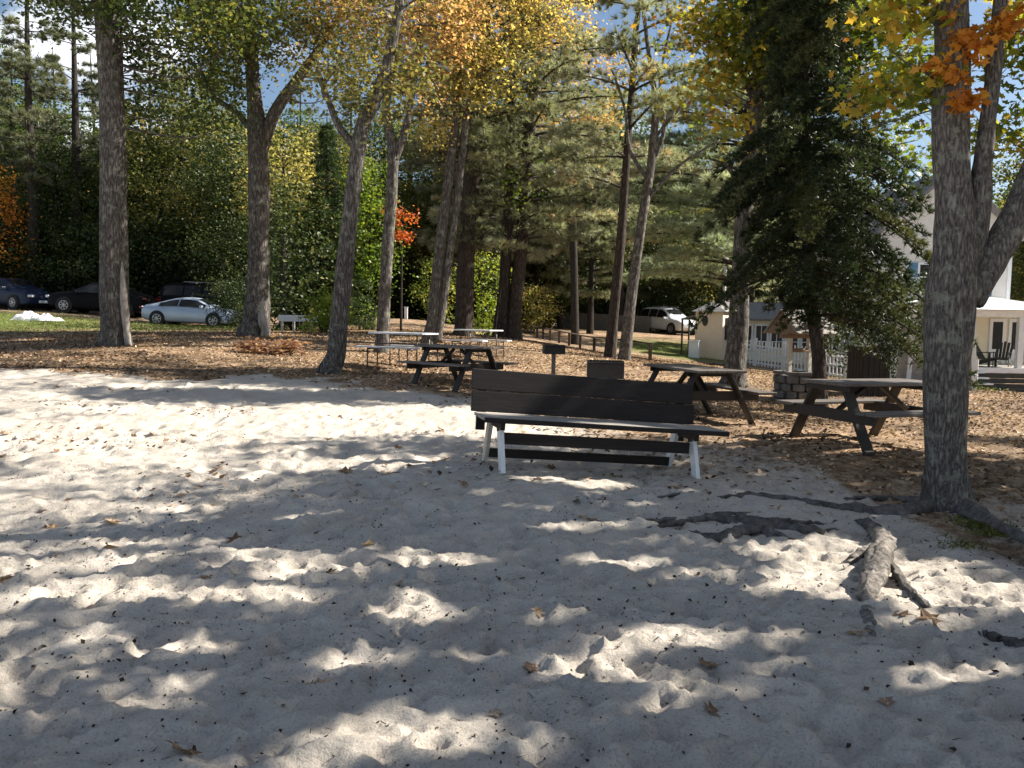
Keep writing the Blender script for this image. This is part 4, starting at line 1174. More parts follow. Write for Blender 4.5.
make_car('parked_car', 'black car with silver wheel rims half hidden behind the far left trunk', 103, 38.5, R(180), 'car_black', SEDAN, [(-1.35, -.42), (-.36, .92)], (.45, 1.0), (-1.3, -.8), (-1.42, 1.36), .33, .91)
make_car('parked_car', 'navy blue car at the far left edge behind the white tarp', 12, 40, R(-24), 'car_navy', SEDAN, [(-1.35, -.42), (-.36, .92)], (.45, 1.0), (-1.3, -.8), (-1.42, 1.36), .33, .91)
make_car('parked_car', 'dark estate car with roof rails parked behind the silver coupe', 212, 40.5, R(4), 'car_black', WAGON, [(-2.05, -1.15), (-1.08, -.25), (-.2, .75)], (.4, 1.0), (-2.28, -2.22), (-1.4, 1.4), .36, .93, rack=1.76)

make_car('parked_car', 'silver blue estate car parked beyond the rail fence left of the cream shed', 668, 55, R(-62), 'car_pale', WAGON, [(-2.05, -1.15), (-1.08, -.25), (-.2, .75)], (.4, 1.0), (-2.28, -2.22), (-1.4, 1.4), .36, .93, rack=1.76)

# ------------------------------------------------------------------ fences and small things
posts = [(650, 25), (594, 31), (580, 33.2), (569, 35.2), (559, 37), (550, 38.8), (543, 40.8), (537, 43), (531, 45.5), (525, 48.5)]
pp = [G(px, Y) for px, Y in posts]
# extra posts hidden by the thin trees
pp = [pp[0], pp[0].lerp(pp[1], .36), pp[0].lerp(pp[1], .7)] + pp[1:]
for p in pp: p.z = gz(p.x, p.y)
rf = thing('rail_fence', 'low brown rail fence curving away behind the grills', 'fence', pp[0])
for p in pp:
    q = p - pp[0]
    MB().box(q + Vector((0, 0, .16)), (.10, .10, .72)).build('post', M['rail_wood'], rf, bevel=.006)
for a, b in zip(pp, pp[1:]):
    a = a - pp[0]; b = b - pp[0]
    MB().beam(a + Vector((0, 0, .545)), b + Vector((0, 0, .545)), .11, .045).build('rail', M['rail_wood'], rf, bevel=.006)

a, b = G(560, 57), G(648, 55)
fg = thing('board_fence', 'low grey board fence in the shade beyond the rail fence', 'fence', a)
n = 40
m = MB()
for i in range(n):
    q = (b - a) * (i / (n - 1)); q.z = gz(a.x + q.x, a.y + q.y) - a.z
    m.box(q + Vector((0, 0, .5)), (.16, .03, 1.1 + .03 * random.random()))
m.build('boards', M['fence_grey'], fg)
for i in range(0, n, 8):
    q = (b - a) * (i / (n - 1)); q.z = gz(a.x + q.x, a.y + q.y) - a.z
    MB().box(q + Vector((0, .08, .5)), (.1, .1, 1.2)).build('post', M['fence_grey'], fg)

c = G(298, 26)
sb = thing('sign_board', 'blank white board on two posts half hidden by the small yellow green bush', 'sign', c, R(-3))
MB().box((0, 0, .46), (1.25, .03, .2)).build('board', M['white_paint'], sb, bevel=.005)
for x in (-.53, -.15, .42): MB().box((x, .045, .2), (.07, .05, .72)).build('post', M['cream_leg'], sb, bevel=.004)
c = G(406, 40)
mk = thing('marker_post', 'short white marker post on the slope beyond the leaning trees', 'post', c)
MB().box((0, 0, .25), (.16, .1, .62)).build('post', M['white_paint'], mk, bevel=.02)
MB().box((0, 0, .575), (.2, .14, .03)).build('cap', M['white_paint'], mk, bevel=.01)

# crumpled white tarp
c = G(38, 30); c.z = gz(c.x, c.y)
m = MB(); nx, ny = 44, 20
for j in range(ny):
    for i in range(nx):
        u = i / (nx - 1); v = j / (ny - 1)
        x = (u - .5) * 1.75; y = (v - .5) * .8
        e = max(0, 1 - (2 * u - 1) ** 4) * max(0, 1 - (2 * v - 1) ** 4)
        h = e * (.16 + .26 * (1 - u) * (vnoise(u * 5, v * 3, 71) + .55) + .22 * vnoise(u * 9, v * 5, 72) + .1 * vnoise(u * 20, v * 10, 73)) 
        m.v.append(Vector((x + .05 * float(vnoise(u * 8, v * 8, 74)), y + .12 * float(vnoise(u * 6, v * 2, 75)), max(.012, float(h)))))
for j in range(ny - 1):
    for i in range(nx - 1):
        a0 = j * nx + i; m.f.append((a0, a0 + 1, a0 + nx + 1, a0 + nx))
o = m.build('tarp', M['tarp'], None, smooth=True); o.location = c
tag(o, 'crumpled white tarp lying on the grass at the far left', 'tarp')

# reddish fern clump
o = shrub('fern_clump', 'low clump of rusty dead ferns between the forked oak and the leaning grey tree', None, .42, .5, 30, 30, .10, 'fern', 550, (.2, 1), cat='plant', cr=.10, stems=5); put(o, 270, 17.5); o.scale = (1.4, 1, .75)

# ------------------------------------------------------------------ shed, lamp, well, bin, booth, picket fence
c = G(712, 38); 
sh_ = thing('pump_shed', 'small cream shed with a grey roof and oval vent left of the white fence', 'shed', c, R(-28))
w, d, h = 1.25, 1.5, 2.12
MB().box((0, 0, h / 2 - .2), (w, d, h + .4)).build('wall', M['cream_wall'], sh_)
rf_ = MB(); o_ = .16
rf_.v += [Vector(v) for v in ((-w / 2 - o_, -d / 2 - o_, h), (w / 2 + o_, -d / 2 - o_, h), (w / 2 + o_, d / 2 + o_, h), (-w / 2 - o_, d / 2 + o_, h), (0, -.2, h + .48), (0, .2, h + .48))]
rf_.f += [(0, 1, 4), (1, 2, 5, 4), (2, 3, 5), (3, 0, 4, 5), (3, 2, 1, 0)]
rf_.build('roof', M['shingle'], sh_)
vm = Matrix.Translation((-.18, -d / 2 - .0, 1.7)) @ Matrix.Rotation(R(90), 4, 'X') @ Matrix.Diagonal((.7, 1.25, 1, 1))
MB().lathe([(.001, .012), (.16, .012), (.19, .03), (.19, -.02)], 20, vm).build('vent', M['lattice_dark'], sh_)
dr = MB().box((w / 2 + .015, -.1, 1.35), (.04, .5, 1.0)).build('door_opening', M['glass'], sh_)
MB().box((w / 2 + .03, .18, 1.35), (.05, .05, 1.08)).build('door_trim', M['white_paint'], sh_)
aw = MB(); aw.v += [Vector(v) for v in ((-w / 2 - .01, -.5, 2.0), (-w / 2 - .01, .75, 2.0), (-w / 2 - .75, .75, 1.8), (-w / 2 - .75, -.5, 1.8), (-w / 2 - .01, -.5, 1.94), (-w / 2 - .01, .75, 1.94), (-w / 2 - .75, .75, 1.74), (-w / 2 - .75, -.5, 1.74))]
aw.f += [(0, 1, 2, 3), (7, 6, 5, 4), (0, 3, 7, 4), (1, 5, 6, 2), (2, 6, 7, 3), (0, 4, 5, 1)]
aw.build('awning', M['shingle'], sh_)
for y in (-.45, .7): MB().box((-w / 2 - .7, y, .78), (.07, .07, 1.94)).build('awning_post', M['lattice_dark'], sh_)
c2 = G(694, 37)
bx = thing('utility_box', 'white utility box on the grass against the cream shed', 'box', c2, R(-24))
MB().box((0, 0, .33), (.44, .4, .8)).build('cabinet', M['white_paint'], bx, bevel=.02)
MB().box((0, 0, .75), (.5, .46, .05)).build('lid', M['white_paint'], bx, bevel=.01)

c = G(722, 41)
lp = thing('lamp_post', 'white lamp post with a pale globe rising behind the cream shed', 'lamp post', c)
ztop = P(722, 266, 41).z - c.z
MB().tube([(0, 0, -.2), (0, 0, ztop)], [.11, .08], 12).build('pole', M['cream_leg'], lp, smooth=True)
MB().lathe([(.10, ztop), (.16, ztop + .05), (.16, ztop + .09), (.09, ztop + .1)], 14).build('collar', M['tube_metal'], lp)
MB().lathe([(.08, ztop + .08), (.15, ztop + .15), (.19, ztop + .26), (.15, ztop + .38), (.05, ztop + .44), (.001, ztop + .445)], 18).build('globe', M['white_paint'], lp, smooth=True)


def picket_fence(label, px0, Y0, px1, Y1, h=1.15, gate=None):
    a, b = G(px0, Y0), G(px1, Y1); d = b - a; L = math.hypot(d.x, d.y); ang = math.atan2(d.y, d.x)
    root = thing('picket_fence', label, 'fence', a, ang)
    sl = math.tan(math.atan2(b.z - a.z, L))
    npost = int(L / 1.8) + 1
    for i in range(npost + 1):
        x = L * i / npost
        MB().box((x, 0, .52 + sl * x), (.11, .11, 1.34)).build('post', M['white_paint'], root)
    for i in range(npost):
        x0, x1 = L * i / npost + .06, L * (i + 1) / npost - .06
        m = MB(); n = int((x1 - x0) / .15)
        for z in (.13, .52, .86): m.beam((x0, 0, z + sl * x0), (x1, 0, z + sl * x1), .05, .07)
        for k in range(n + 1):
            x = x0 + (x1 - x0) * k / n
            m.box((x, -.045, .56 + sl * x), (.06, .02, 1.08))
        m.build('picket_panel', M['white_paint'], root)
    return root


ca, cb = P(738, 330, 39), P(862, 330, 39)
cz0 = gz((ca.x + cb.x) / 2, 39) - .25
ct = thing('cottage', 'low cream cottage with a row of white framed windows behind the picket fence', 'cottage', ((ca.x + cb.x) / 2, 40.6, cz0))
cw = (cb.x - ca.x) / 2
MB().box((0, 0, 1.2), (2 * cw, 3.2, 2.4)).build('wall', M['porch_wall'], ct)
nw = 8
for k in range(nw):
    x = -cw + (k + .5) * 2 * cw / nw; ww2 = 2 * cw / nw - .14
    f = MB()
    for s_ in (-1, 1):
        f.box((x + s_ * ww2 / 2, -1.63, 1.5), (.08, .08, 1.24)); f.box((x, -1.632, 1.5 + s_ * .58), (ww2 - .08, .08, .08))
    f.box((x, -1.625, 1.5), (.035, .04, 1.08)); f.box((x, -1.627, 1.3), (ww2 - .08, .04, .035))
    w_ = f.build('window', M['white_paint'], ct)
    MB().box((x, -1.606, 1.5), (ww2 - .06, .02, 1.12)).build('pane', M['glass'], w_)
for s_ in (-1, 1):
    MB().beam((0, s_ * 1.95, 2.33), (0, s_ * .004, 3.15), 2 * cw + .5, .1, (0, s_, 1)).build('roof', M['shingle'], ct)
for s_ in (-1, 1):
    MB().prism([(-1.6, 2.4), (1.6, 2.4), (0, 3.05)], 'x', s_ * cw - .05, s_ * cw + .0).build('gable', M['porch_wall'], ct)
picket_fence('white picket fence between the cream shed and the wishing well', 728, 36.5, 846, 32)
picket_fence('white picket fence behind the dark bin and the grey shingled booth', 848, 31.9, 975, 29.5)

c = G(797, 15.6)
ww = thing('wishing_well', 'stone wishing well with two posts and a small gabled roof under the hemlock', 'well', c, R(24))
m = MB(); g = np.random.default_rng(81)
for row in range(4):
    nst = 11
    for k in range(nst):
        a = 2 * math.pi * (k + .5 * (row % 2)) / nst
        m.box((.36 * math.cos(a), .36 * math.sin(a), .0 + row * .145), (.17 + g.normal() * .012, .21 + g.normal() * .02, .135), Matrix.Rotation(a, 3, 'Z'))
m.build('stone_ring', M['stone'], ww, bevel=.025)
MB().lathe([(.30, .53), (.47, .53), (.47, .58), (.30, .58)], 24, None, True).build('rim', M['stone'], ww, bevel=.01)
for x in (-.24, .24): MB().box((x, 0, .92), (.08, .08, .72)).build('post', M['cream_leg'], ww, bevel=.006)
MB().beam((-.46, 0, 1.25), (.46, 0, 1.25), .1, .08).build('cross_beam', M['well_wood'], ww, bevel=.006)
MB().tube([(-.27, 0, .98), (.27, 0, .98)], [.04, .04], 10).build('windlass', M['well_wood'], ww, smooth=True)
for s in (-1, 1):
    m = MB()
    for k in range(5):
        t = k / 5
        y0, z0 = s * .46 * (1 - t), 1.28 + .46 * t; y1, z1 = s * .46 * (1 - t - .24), 1.28 + .46 * (t + .24)
        m.beam((0, y0, z0 + .02), (0, max(0, y1 * s) * s + s * .004, min(z1, 1.74)), .98, .022, (0, s * .7, .7))
    m.build('roof', M['grey_wood'], ww)
for s in (-1, 1):
    MB().prism([(-.40, 1.295), (.40, 1.295), (0, 1.69)], 'x', s * .43, s * .455).build('gable', M['well_wood'], ww)

c = G(867, 17)
bn = thing('litter_bin', 'dark brown wooden bin under the hemlock behind the right picnic table', 'bin', c, R(8))
m = MB()
for i in range(5):
    for s in (-1, 1):
        m.box((-.24 + i * .12, s * .29, .46), (.112, .03, 1.0)); m.box((s * .29, -.23 + i * .115, .46), (.03, .105, 1.0))
m.build('slat_side', M['dark_wood'], bn, bevel=.004)
MB().box((0, 0, .985), (.68, .68, .05)).build('lid', M['dark_wood'], bn, bevel=.008)

c = G(933, 20)
bt = thing('shingled_booth', 'grey shingled booth with white trim standing behind the big grey tree', 'booth', c, R(-12))
wb, wt, db, h = .74, .62, .6, 2.12
b = MB()
b.v += [Vector(v) for v in ((-wb, -db, -.3), (wb, -db, -.3), (wb, db, -.3), (-wb, db, -.3), (-wt, -db * .85, h - .2), (wt, -db * .85, h + .12), (wt, db * .85, h + .12), (-wt, db * .85, h - .2))]
b.f += [(0, 1, 5, 4), (1, 2, 6, 5), (2, 3, 7, 6), (3, 0, 4, 7), (4, 5, 6, 7), (3, 2, 1, 0)]
b.build('wall', M['wall_shingle'], bt)
MB().beam((-wt - .22, 0, h - .16), (wt + .2, 0, h + .215), 1.4, .09, (-.2, 0, 1)).build('roof', M['white_paint'], bt, bevel=.006)
for s in (-1, 1):
    MB().beam((s * (wb + .0), -db - .012, -.3), (s * (wt + .0), -db * .85 - .012, h - .21 + (.3 if s > 0 else 0)), .1, .04, (0, 1, 0)).build('corner_trim', M['white_paint'], bt, bevel=.004)
for k in range(13):
    t = (k + 1) / 14.5; w_ = wb + (wt - wb) * t - .055; y_ = -(db + (db * .85 - db) * t) - .006
    MB().box((0, y_, -.3 + (h + .1) * t), (2 * w_, .016, .012)).build('shingle_course', M['wall_shingle'], bt) if k % 1 == 0 else None

# ------------------------------------------------------------------ the house and its porch
hx0, hx1, hy0, hy1 = P(878, 300, 35).x, P(1008, 300, 35).x, 35.0, 43.0
hz = gz(hx1, 34) - .3
ctr = Vector(((hx0 + hx1) / 2, (hy0 + hy1) / 2, hz))
hs = thing('house', 'pale two storey house with blue shutters behind the big grey tree', 'house', ctr)
EAV = P(1000, 232, 35).z - hz; APX = P(950, 172, 35).z - hz
w2, d2 = (hx1 - hx0) / 2, (hy1 - hy0) / 2
b = MB(); b.prism([(-w2, 0), (w2, 0), (w2, EAV), (0, APX), (-w2, EAV)], 'y', -d2, d2)
b.build('wall', M['house_wall'], hs)
m = MB()
for k in range(int(EAV / .16)):
    z = .3 + k * .16
    if z < EAV - .1: m.beam((-w2 + .1, -d2 - .004, z), (w2 - .1, -d2 - .004, z), .02, .016)
m.build('clapboard', M['house_wall'], hs)
for s in (-1, 1):
    MB().beam((s * (w2 + .45), -.1, EAV - .45 * (APX - EAV) / w2 + .07), (s * .004, -.1, APX + .07), 2 * d2 + .6, .12, (s, 0, 1)).build('roof', M['shingle'], hs)
for s in (-1, 1): MB().box((s * (w2 - .03), -d2 - .015, EAV / 2 - .1), (.16, .05, EAV - .3)).build('corner_board', M['white_paint'], hs)


def hwin(px, py, wpx, hpx):
    a = P(px - wpx / 2, py - hpx / 2, hy0); b_ = P(px + wpx / 2, py + hpx / 2, hy0)
    cx, cz = (a.x + b_.x) / 2 - ctr.x, (a.z + b_.z) / 2 - ctr.z; ww_, hh = b_.x - a.x, a.z - b_.z
    fr = MB(); t = .09
    for s in (-1, 1):
        fr.box((cx + s * (ww_ / 2), -d2 - .03, cz), (t, .08, hh + t)); fr.box((cx, -d2 - .032, cz + s * hh / 2), (ww_ - t, .08, t))
    fr.box((cx, -d2 - .03, cz), (ww_ - t, .05, .05))
    f = fr.build('window', M['white_paint'], hs)
    MB().box((cx, -d2 - .008, cz), (ww_ - .02, .02, hh - .02)).build('pane', M['glass'], f)
    for s in (-1, 1):
        sm = MB(); sx = cx + s * (ww_ / 2 + .30)
        sm.box((sx, -d2 - .03, cz), (.46, .04, hh + .06))
        for k in range(14): sm.box((sx, -d2 - .055, cz - hh / 2 + .08 + k * (hh - .16) / 13), (.36, .014, .035))
        sm.build('shutter', M['shutter'], hs)


hwin(925, 277, 13, 27); hwin(971, 281, 15, 28); hwin(925, 350, 14, 27)
# porch
py0, py1 = 31.5, 34.8
pxa, pxb = P(958, 340, py0).x, P(1075, 340, py0).x
zd = P(1000, 368, py0).z; zr = P(1000, 313, py0).z
pc = Vector(((pxa + pxb) / 2, (py0 + py1) / 2, zd))
po = thing('porch', 'white columned porch with a cream wall and dark glazed doors on the house front', 'porch', pc)
pw, pd = (pxb - pxa) / 2, (py1 - py0) / 2; ph = zr - zd
MB().box((0, 0, -.06), (2 * pw, 2 * pd, .12)).build('deck', M['grey_wood'], po)
MB().box((0, -pd - .02, -.09), (2 * pw + .06, .04, .2)).build('deck_edge', M['white_paint'], po, bevel=.005)
m = MB()
for k in range(5): m.box((0, -pd + .02, -.30 - k * .2), (2 * pw - .02, .03, .185))
m.build('skirting', M['lattice_dark'], po)
wl = MB(); wl.box((0, pd - .06, ph / 2), (2 * pw, .1, ph)); wl.build('back_wall', M['porch_wall'], po)
for pxs in (995, 1014, 1036, 1058):
    x = P(pxs, 340, py1).x - pc.x
    f = MB(); W_, H_ = .56, 1.75; z0 = .12
    for s in (-1, 1): f.box((x + s * W_ / 2, pd - .14, z0 + H_ / 2), (.13, .06, H_ + .13))
    f.box((x, pd - .142, z0 + H_), (W_ - .13, .06, .13)); f.box((x, pd - .142, z0 + .28), (W_ - .13, .06, .5))
    d_ = f.build('glazed_door', M['white_paint'], po)
    MB().box((x, pd - .115, z0 + 1.1), (W_ - .1, .02, 1.15)).build('pane', M['glass'], d_)
for pxs in (962, 1021, 1072):
    x = P(pxs, 340, py0).x - pc.x + .02
    MB().box((x, -pd + .12, ph / 2), (.2, .2, ph)).build('column', M['white_paint'], po, bevel=.01)
MB().box((0, -pd + .12, ph - .02), (2 * pw + .1, .24, .26)).build('beam', M['white_paint'], po, bevel=.006)
r_ = MB(); e = .35; zz = ph + .12
r_.v += [Vector(v) for v in ((-pw - e, -pd - e, zz), (pw + e, -pd - e, zz), (pw + e, pd, zz), (-pw - e, pd, zz), (-pw * .35, pd, zz + .62), (pw * .35, pd, zz + .62))]
r_.f += [(0, 1, 5, 4), (1, 2, 5), (2, 3, 4, 5), (3, 0, 4), (3, 2, 1, 0)]
r_.build('roof', M['boat_white'], po)
for k in range(3):
    MB().box((P(969, 340, py0).x - pc.x, -pd - .22 - k * .28, -.17 - k * .2), (1.0, .3, .06)).build('step', M['white_paint'], po, bevel=.005)
    MB().box((P(969, 340, py0).x - pc.x, -pd - .10 - k * .28, -.33 - k * .2), (.98, .04, .26)).build('riser', M['lattice_dark'], po)


def adirondack(label, px, Y, rz):
    p = P(px, 340, Y)
    root = thing('garden_chair', label, 'chair', (p.x, Y, zd + .002), rz, 'dark chairs on the porch')
    m = MB()
    for i in range(5): m.beam((-.22 + i * .11, -.02 + .0, .3), (-.26 + i * .13, .38, 1.0 - abs(i - 2) * .05), .095, .02, (0, 1, 0))
    m.build('backrest', M['lattice_dark'], root, bevel=.004)
    m = MB()
    for i in range(5): m.box((0, -.42 + i * .1, .36 - i * .025), (.5, .09, .02))
    m.build('seat', M['lattice_dark'], root, bevel=.004)
    for s in (-1, 1):
        MB().box((s * .29, -.12, .56), (.13, .68, .022)).build('armrest', M['lattice_dark'], root, bevel=.004)
        MB().box((s * .27, -.4, .275), (.025, .09, .55)).build('leg', M['lattice_dark'], root, bevel=.004)
        MB().beam((s * .25, -.45, .34), (s * .25, .45, .02), .025, .1).build('leg', M['lattice_dark'], root, bevel=.004)
    return root


adirondack('dark slatted chair on the porch beside the big tree trunk', 983, 32.6, R(35))
adirondack('dark slatted chair on the porch in front of the second glazed door', 1004, 32.9, R(-40))

# ------------------------------------------------------------------ roots of the near tree
def root_part(pixs, rads, mat='root', lift=None, seed=0, parent=near_tree, flat=1.0):
    pts = []
    for k, (px, py) in enumerate(pixs):
        p = pix2ground(px, py); p.z = sz(p.x, p.y) + (lift[k] if lift else .01) - rads[k] * .08; pts.append(p)
    sp, sr = smooth_path(pts, rads, 9)
    g = np.random.default_rng(seed)
    sp = [p + Vector((g.normal() * .008, g.normal() * .008, g.normal() * .005)) for p in sp]
    m = MB(); m.tube(sp, [r * .76 * (1 + .07 * g.normal()) for r in sr], 16, flute=.34, seed=seed)
    return m.build('root', M[mat], parent, parent.location, smooth=True)


root_part([(942, 504), (900, 514), (850, 508), (800, 501), (752, 496), (715, 497)], [.14, .10, .08, .06, .045, .012], seed=1, lift=[.03, .0, -.01, -.005, -.01, -.02])
root_part([(952, 508), (985, 524), (1012, 538), (1045, 552), (1090, 565)], [.14, .10, .09, .07, .05], seed=2, lift=[.02, .0, -.01, -.01, -.01])
root_part([(930, 506), (905, 500), (870, 498), (842, 495)], [.09, .05, .03, .01], seed=21, lift=[.02, .0, -.0, -.02])
for q_, r_, sd_, lf_ in [
    ([(625, 520), (670, 519), (720, 518), (770, 524), (815, 531), (842, 528)], [.012, .04, .06, .085, .055, .012], 3, [-.01, -.01, .0, .0, .0, -.01]),
    ([(688, 531), (720, 534), (760, 527), (790, 519)], [.02, .055, .07, .025], 4, [-.02, -.01, .0, -.01]),
    ([(648, 527), (685, 523), (722, 514), (762, 511)], [.012, .04, .05, .012], 14, [-.01, -.0, .0, -.01]),
    ([(730, 512), (752, 520), (770, 533), (800, 537)], [.02, .05, .05, .015], 15, [-.01, .01, .005, -.02]),
    ([(775, 516), (800, 521), (826, 522), (838, 519)], [.015, .035, .03, .01], 16, [-.01, .0, .0, -.01])]:
    root_part(q_, r_, 'root', seed=sd_, lift=lf_)
root_part([(856, 520), (868, 526), (882, 538), (886, 552)], [.02, .05, .075, .05], 'root', seed=51, lift=[-.01, .02, .03, .02])
root_part([(872, 530), (884, 546), (880, 566), (872, 588), (863, 604)], [.055, .085, .095, .075, .03], 'root_pale', seed=5, lift=[.03, .06, .06, .04, .01])
root_part([(882, 548), (862, 556), (842, 560), (820, 566)], [.05, .045, .03, .01], 'root_pale', seed=6, lift=[.03, .01, .0, -.02])
root_part([(876, 572), (860, 580), (850, 590)], [.05, .035, .012], 'root', seed=61, lift=[.02, .0, -.01])
root_part([(886, 566), (905, 588), (922, 604), (932, 612)], [.035, .035, .03, .012], 'root', seed=7, lift=[.03, .025, .01, -.01])
root_part([(866, 598), (868, 620), (876, 642)], [.04, .035, .012], 'root_pale', seed=8, lift=[.0, -.005, -.015])
root_part([(970, 632), (1000, 637), (1035, 648), (1090, 664)], [.012, .035, .045, .05], 'root', seed=9, lift=[-.01, -.0, .0, .01])
root_part([(575, 498), (630, 497), (680, 493), (728, 490)], [.006, .016, .016, .006], 'root', seed=10, lift=[0, .0, .0, -.005])

# moss at the foot of the near tree
g = np.random.default_rng(91); n = 2600
q = [pix2ground(px, py) for px, py in ((985, 528), (998, 536), (975, 522), (960, 545))]
cen = np.array([[p.x, p.y] for p in q])[g.choice(4, n, p=[.4, .3, .2, .1])] + g.normal(size=(n, 2)) * np.array([.10, .07])
V, k = leaf_verts(np.stack([cen[:, 0], cen[:, 1], surf(cen[:, 0], cen[:, 1]) + .008 + .012 * g.random(n)], 1), g.uniform(.012, .03, n), g, KITE, .8)
tag(raw_mesh('moss', V, k, M['moss'], None, g.random(n)), 'green moss at the foot of the big grey tree', 'moss', kind='stuff')

# ------------------------------------------------------------------ leaf litter, grass and debris
def litter(name, n, xr, yr, keep, size, mat, seed, label, cat, tmpl=KITE, up=1.6, lift=.01):
    g = np.random.default_rng(seed)
    x = g.uniform(*xr, n); y = yr[0] + (yr[1] - yr[0]) * g.random(n) ** 1.0
    kp = keep(x, y, g); x, y = x[kp], y[kp]
    C = np.stack([x, y, surf(x, y) + lift + g.random(len(x)) * lift], 1)
    V, k = leaf_verts(C, size * g.uniform(.55, 1.3, len(x)), g, tmpl, up)
    tt = np.clip(vnoise(x * .8, y * .8, 12) * .6 + .48 + g.normal(size=len(x)) * .27, 0, 1)
    return tag(raw_mesh(name, V, k, M[mat], None, tt), label, cat, kind='stuff')


litter('leaf_litter', 210000, (-16, 18), (6.5, 34), lambda x, y, g: (g.random(len(x)) < (1 - sand_w(x, y)) * np.clip(vnoise(x * .7, y * .7, 31) + .75, 0, 1) * (1 - .8 * grass_w(x, y))), .062, 'leaf_dead', 601,
       'brown fallen leaves and needles carpeting the ground under the trees', 'leaf litter')
PATCH = [(pix2ground(px, py), a, b) for px, py, a, b in ((45, 440, .6, .14), (100, 444, .5, .16), (95, 428, .5, .12), (150, 478, .3, .12), (245, 412, .5, .1), (440, 432, .6, .1), (480, 516, .2, .1), (60, 405, .7, .2), (215, 470, .3, .1), (560, 505, .5, .12), (640, 480, .5, .2))]
litter('sand_leaves', 9000, (-9, 7), (6.0, 15), lambda x, y, g: (g.random(len(x)) < sand_w(x, y) * np.clip(np.clip(vnoise(x * 1.1, y * 1.1, 33) * 2.2 - .25, 0, 1) + sum(np.exp(-((x - p.x) / a) ** 2 - ((y - p.y) / b) ** 2) for p, a, b in PATCH), 0, 1)), .06, 'leaf_dead', 602,
       'small brown leaf scraps blown over the far part of the sand', 'leaf litter')
litter('debris', 15000, (-5.5, 5.5), (2.1, 9), lambda x, y, g: g.random(len(x)) < np.clip(vnoise(x * 1.3 + 3, y * 1.3, 34) * 2.4 + .55, 0.06, 1) * np.clip(3.8 / y, 0, 1), .016, 'debris', 603, 'tiny dark bits of cone and acorn scattered over the sand', 'debris', up=1.0, lift=.004)
litter('acorn_caps', 900, (-4, 4), (2.1, 6.5), lambda x, y, g: g.random(len(x)) < np.clip(vnoise(x * 1.1 + 9, y * 1.1, 36) * 2 + .5, .05, 1), .03, 'debris', 607, 'dark acorn caps and bark chips lying on the near sand', 'debris', up=.6, lift=.006)
litter('twig_scraps', 1300, (-5.5, 5.5), (2.1, 9), lambda x, y, g: g.random(len(x)) < .8, .042, 'debris', 606, 'thin dark twigs and needles scattered over the sand', 'debris', np.array([(-.035, 0, 0), (.035, 0, 0), (.10, .6, .04), (.02, 1, .02), (-.0, .6, .04)]), 4.0, .004)
litter('grass', 26000, (-34, -6), (20, 37), lambda x, y, g: g.random(len(x)) < grass_w(x, y), .13, 'grass', 604, 'short green grass in front of the parked cars', 'grass', np.array([(-.06, 0, 0), (.06, 0, 0), (0, 1.0, .1)]), -.0, .05)
litter('grass_by_shed', 12000, (4, 14), (18, 52), lambda x, y, g: g.random(len(x)) < grass_w(x, y), .11, 'grass', 605, 'bright grass beyond the rail fence and by the white fence', 'grass', np.array([(-.06, 0, 0), (.06, 0, 0), (0, 1.0, .1)]), 0, .04)

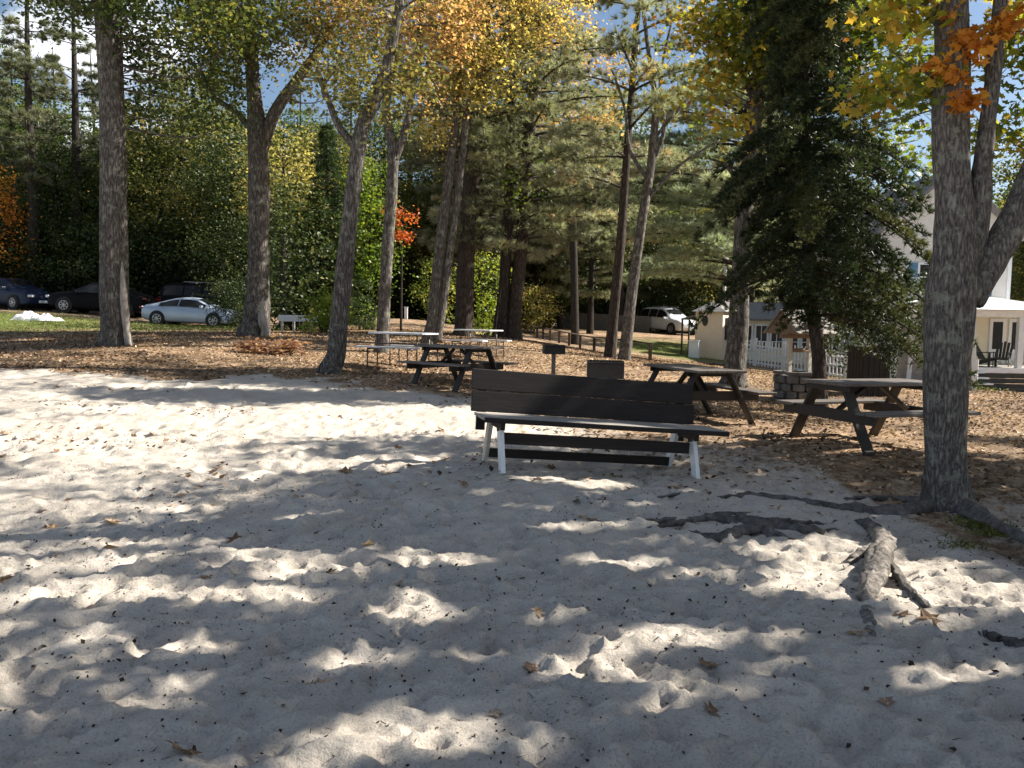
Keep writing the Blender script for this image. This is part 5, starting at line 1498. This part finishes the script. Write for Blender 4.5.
# larger single leaves lying on the near sand
def big_leaf(px, py, size, seed, label, group=None, tint=.55, curl=.35):
    g = np.random.default_rng(seed); p = pix2ground(px, py)
    a = g.uniform(0, 6.28); m = []
    tpl = LOBED.copy(); n = len(tpl)
    # a curled lobed leaf: rings of scaled outline, lifted at the edge
    V, F = [], []
    rings = (1.0, .66, .33)
    for r in rings:
        for (x, y, z) in tpl:
            X, Yy = x * r, (y - .5) * r
            zz = curl * (.9 * X * X + .55 * Yy * Yy) + .05 * g.normal() * r
            V.append((X, Yy, zz))
    V.append((0, 0, 0))
    for i in range(len(rings) - 1):
        for j in range(n): F.append((i * n + j, i * n + (j + 1) % n, (i + 1) * n + (j + 1) % n, (i + 1) * n + j))
    for j in range(n): F.append(((len(rings) - 1) * n + j, (len(rings) - 1) * n + (j + 1) % n, len(V) - 1))
    me = bpy.data.meshes.new('fallen_leaf'); me.from_pydata([tuple(size * c for c in v) for v in V], [], F); me.update()
    at = me.attributes.new('tint', 'FLOAT', 'FACE'); at.data.foreach_set('value', np.clip(tint + g.normal(size=len(F)) * .1, 0, 1).astype(np.float32))
    me.materials.append(M['leaf_dead'])
    o = bpy.data.objects.new('fallen_leaf', me); COL.objects.link(o)
    o.scale = (1.3, 1.3, 1.0); o.location = (p.x, p.y, sz(p.x, p.y) + size * .10); o.rotation_euler = (g.normal() * .25, g.normal() * .25, a)
    return tag(o, label, 'leaf', group)


for i, (px, py, s, lab, t) in enumerate([
    (318, 681, .095, 'orange brown curled leaf alone on the shaded near sand left of centre', .7),
    (710, 669, .095, 'broad brown leaf between the small sunlit patches below the bench', .5),
    (530, 666, .075, 'small round brown leaf at the left end of the long bright patch', .6),
    (182, 756, .11, 'dark brown curled leaf at the bottom edge on the left', .45),
    (712, 715, .07, 'dark brown leaf on the bottom right below the broad brown leaf', .4),
    (886, 698, .065, 'orange leaf alone near the lower right sand', .65),
    (928, 623, .11, 'long reddish leaf right of the foot of the bleached root', .5),
    (903, 618, .085, 'torn reddish brown leaf just right of the bleached root tip', .4),
    (857, 637, .10, 'pinkish brown leaf at the tip of the bleached root', .7),
    (89, 608, .085, 'pale tan leaf on the sand at the left side', .9),
    (54, 557, .085, 'orange tan leaf near the left edge of the sand', .75),
    (52, 528, .085, 'rust brown leaf nearest the left edge behind the orange tan one', .55),
    (396, 586, .08, 'pale orange leaf at the bright rim of the middle sand', .8),
    (494, 712, .06, 'small tan leaf on the near sand right of the orange brown curled leaf', .85),
    (538, 613, .07, 'tan leaf on shaded sand under the bench view', .7)]):
    big_leaf(px, py, s, 700 + i, lab, None, t)
g = np.random.default_rng(801)
for i in range(46):
    px = g.uniform(0, 700); py = 430 + 150 * g.random() ** 1.6
    big_leaf(px, py, g.uniform(.06, .11), 820 + i, 'small curled brown leaf among those dotted over the middle sand', 'small brown leaves dotted over the sand', g.uniform(.3, .75))
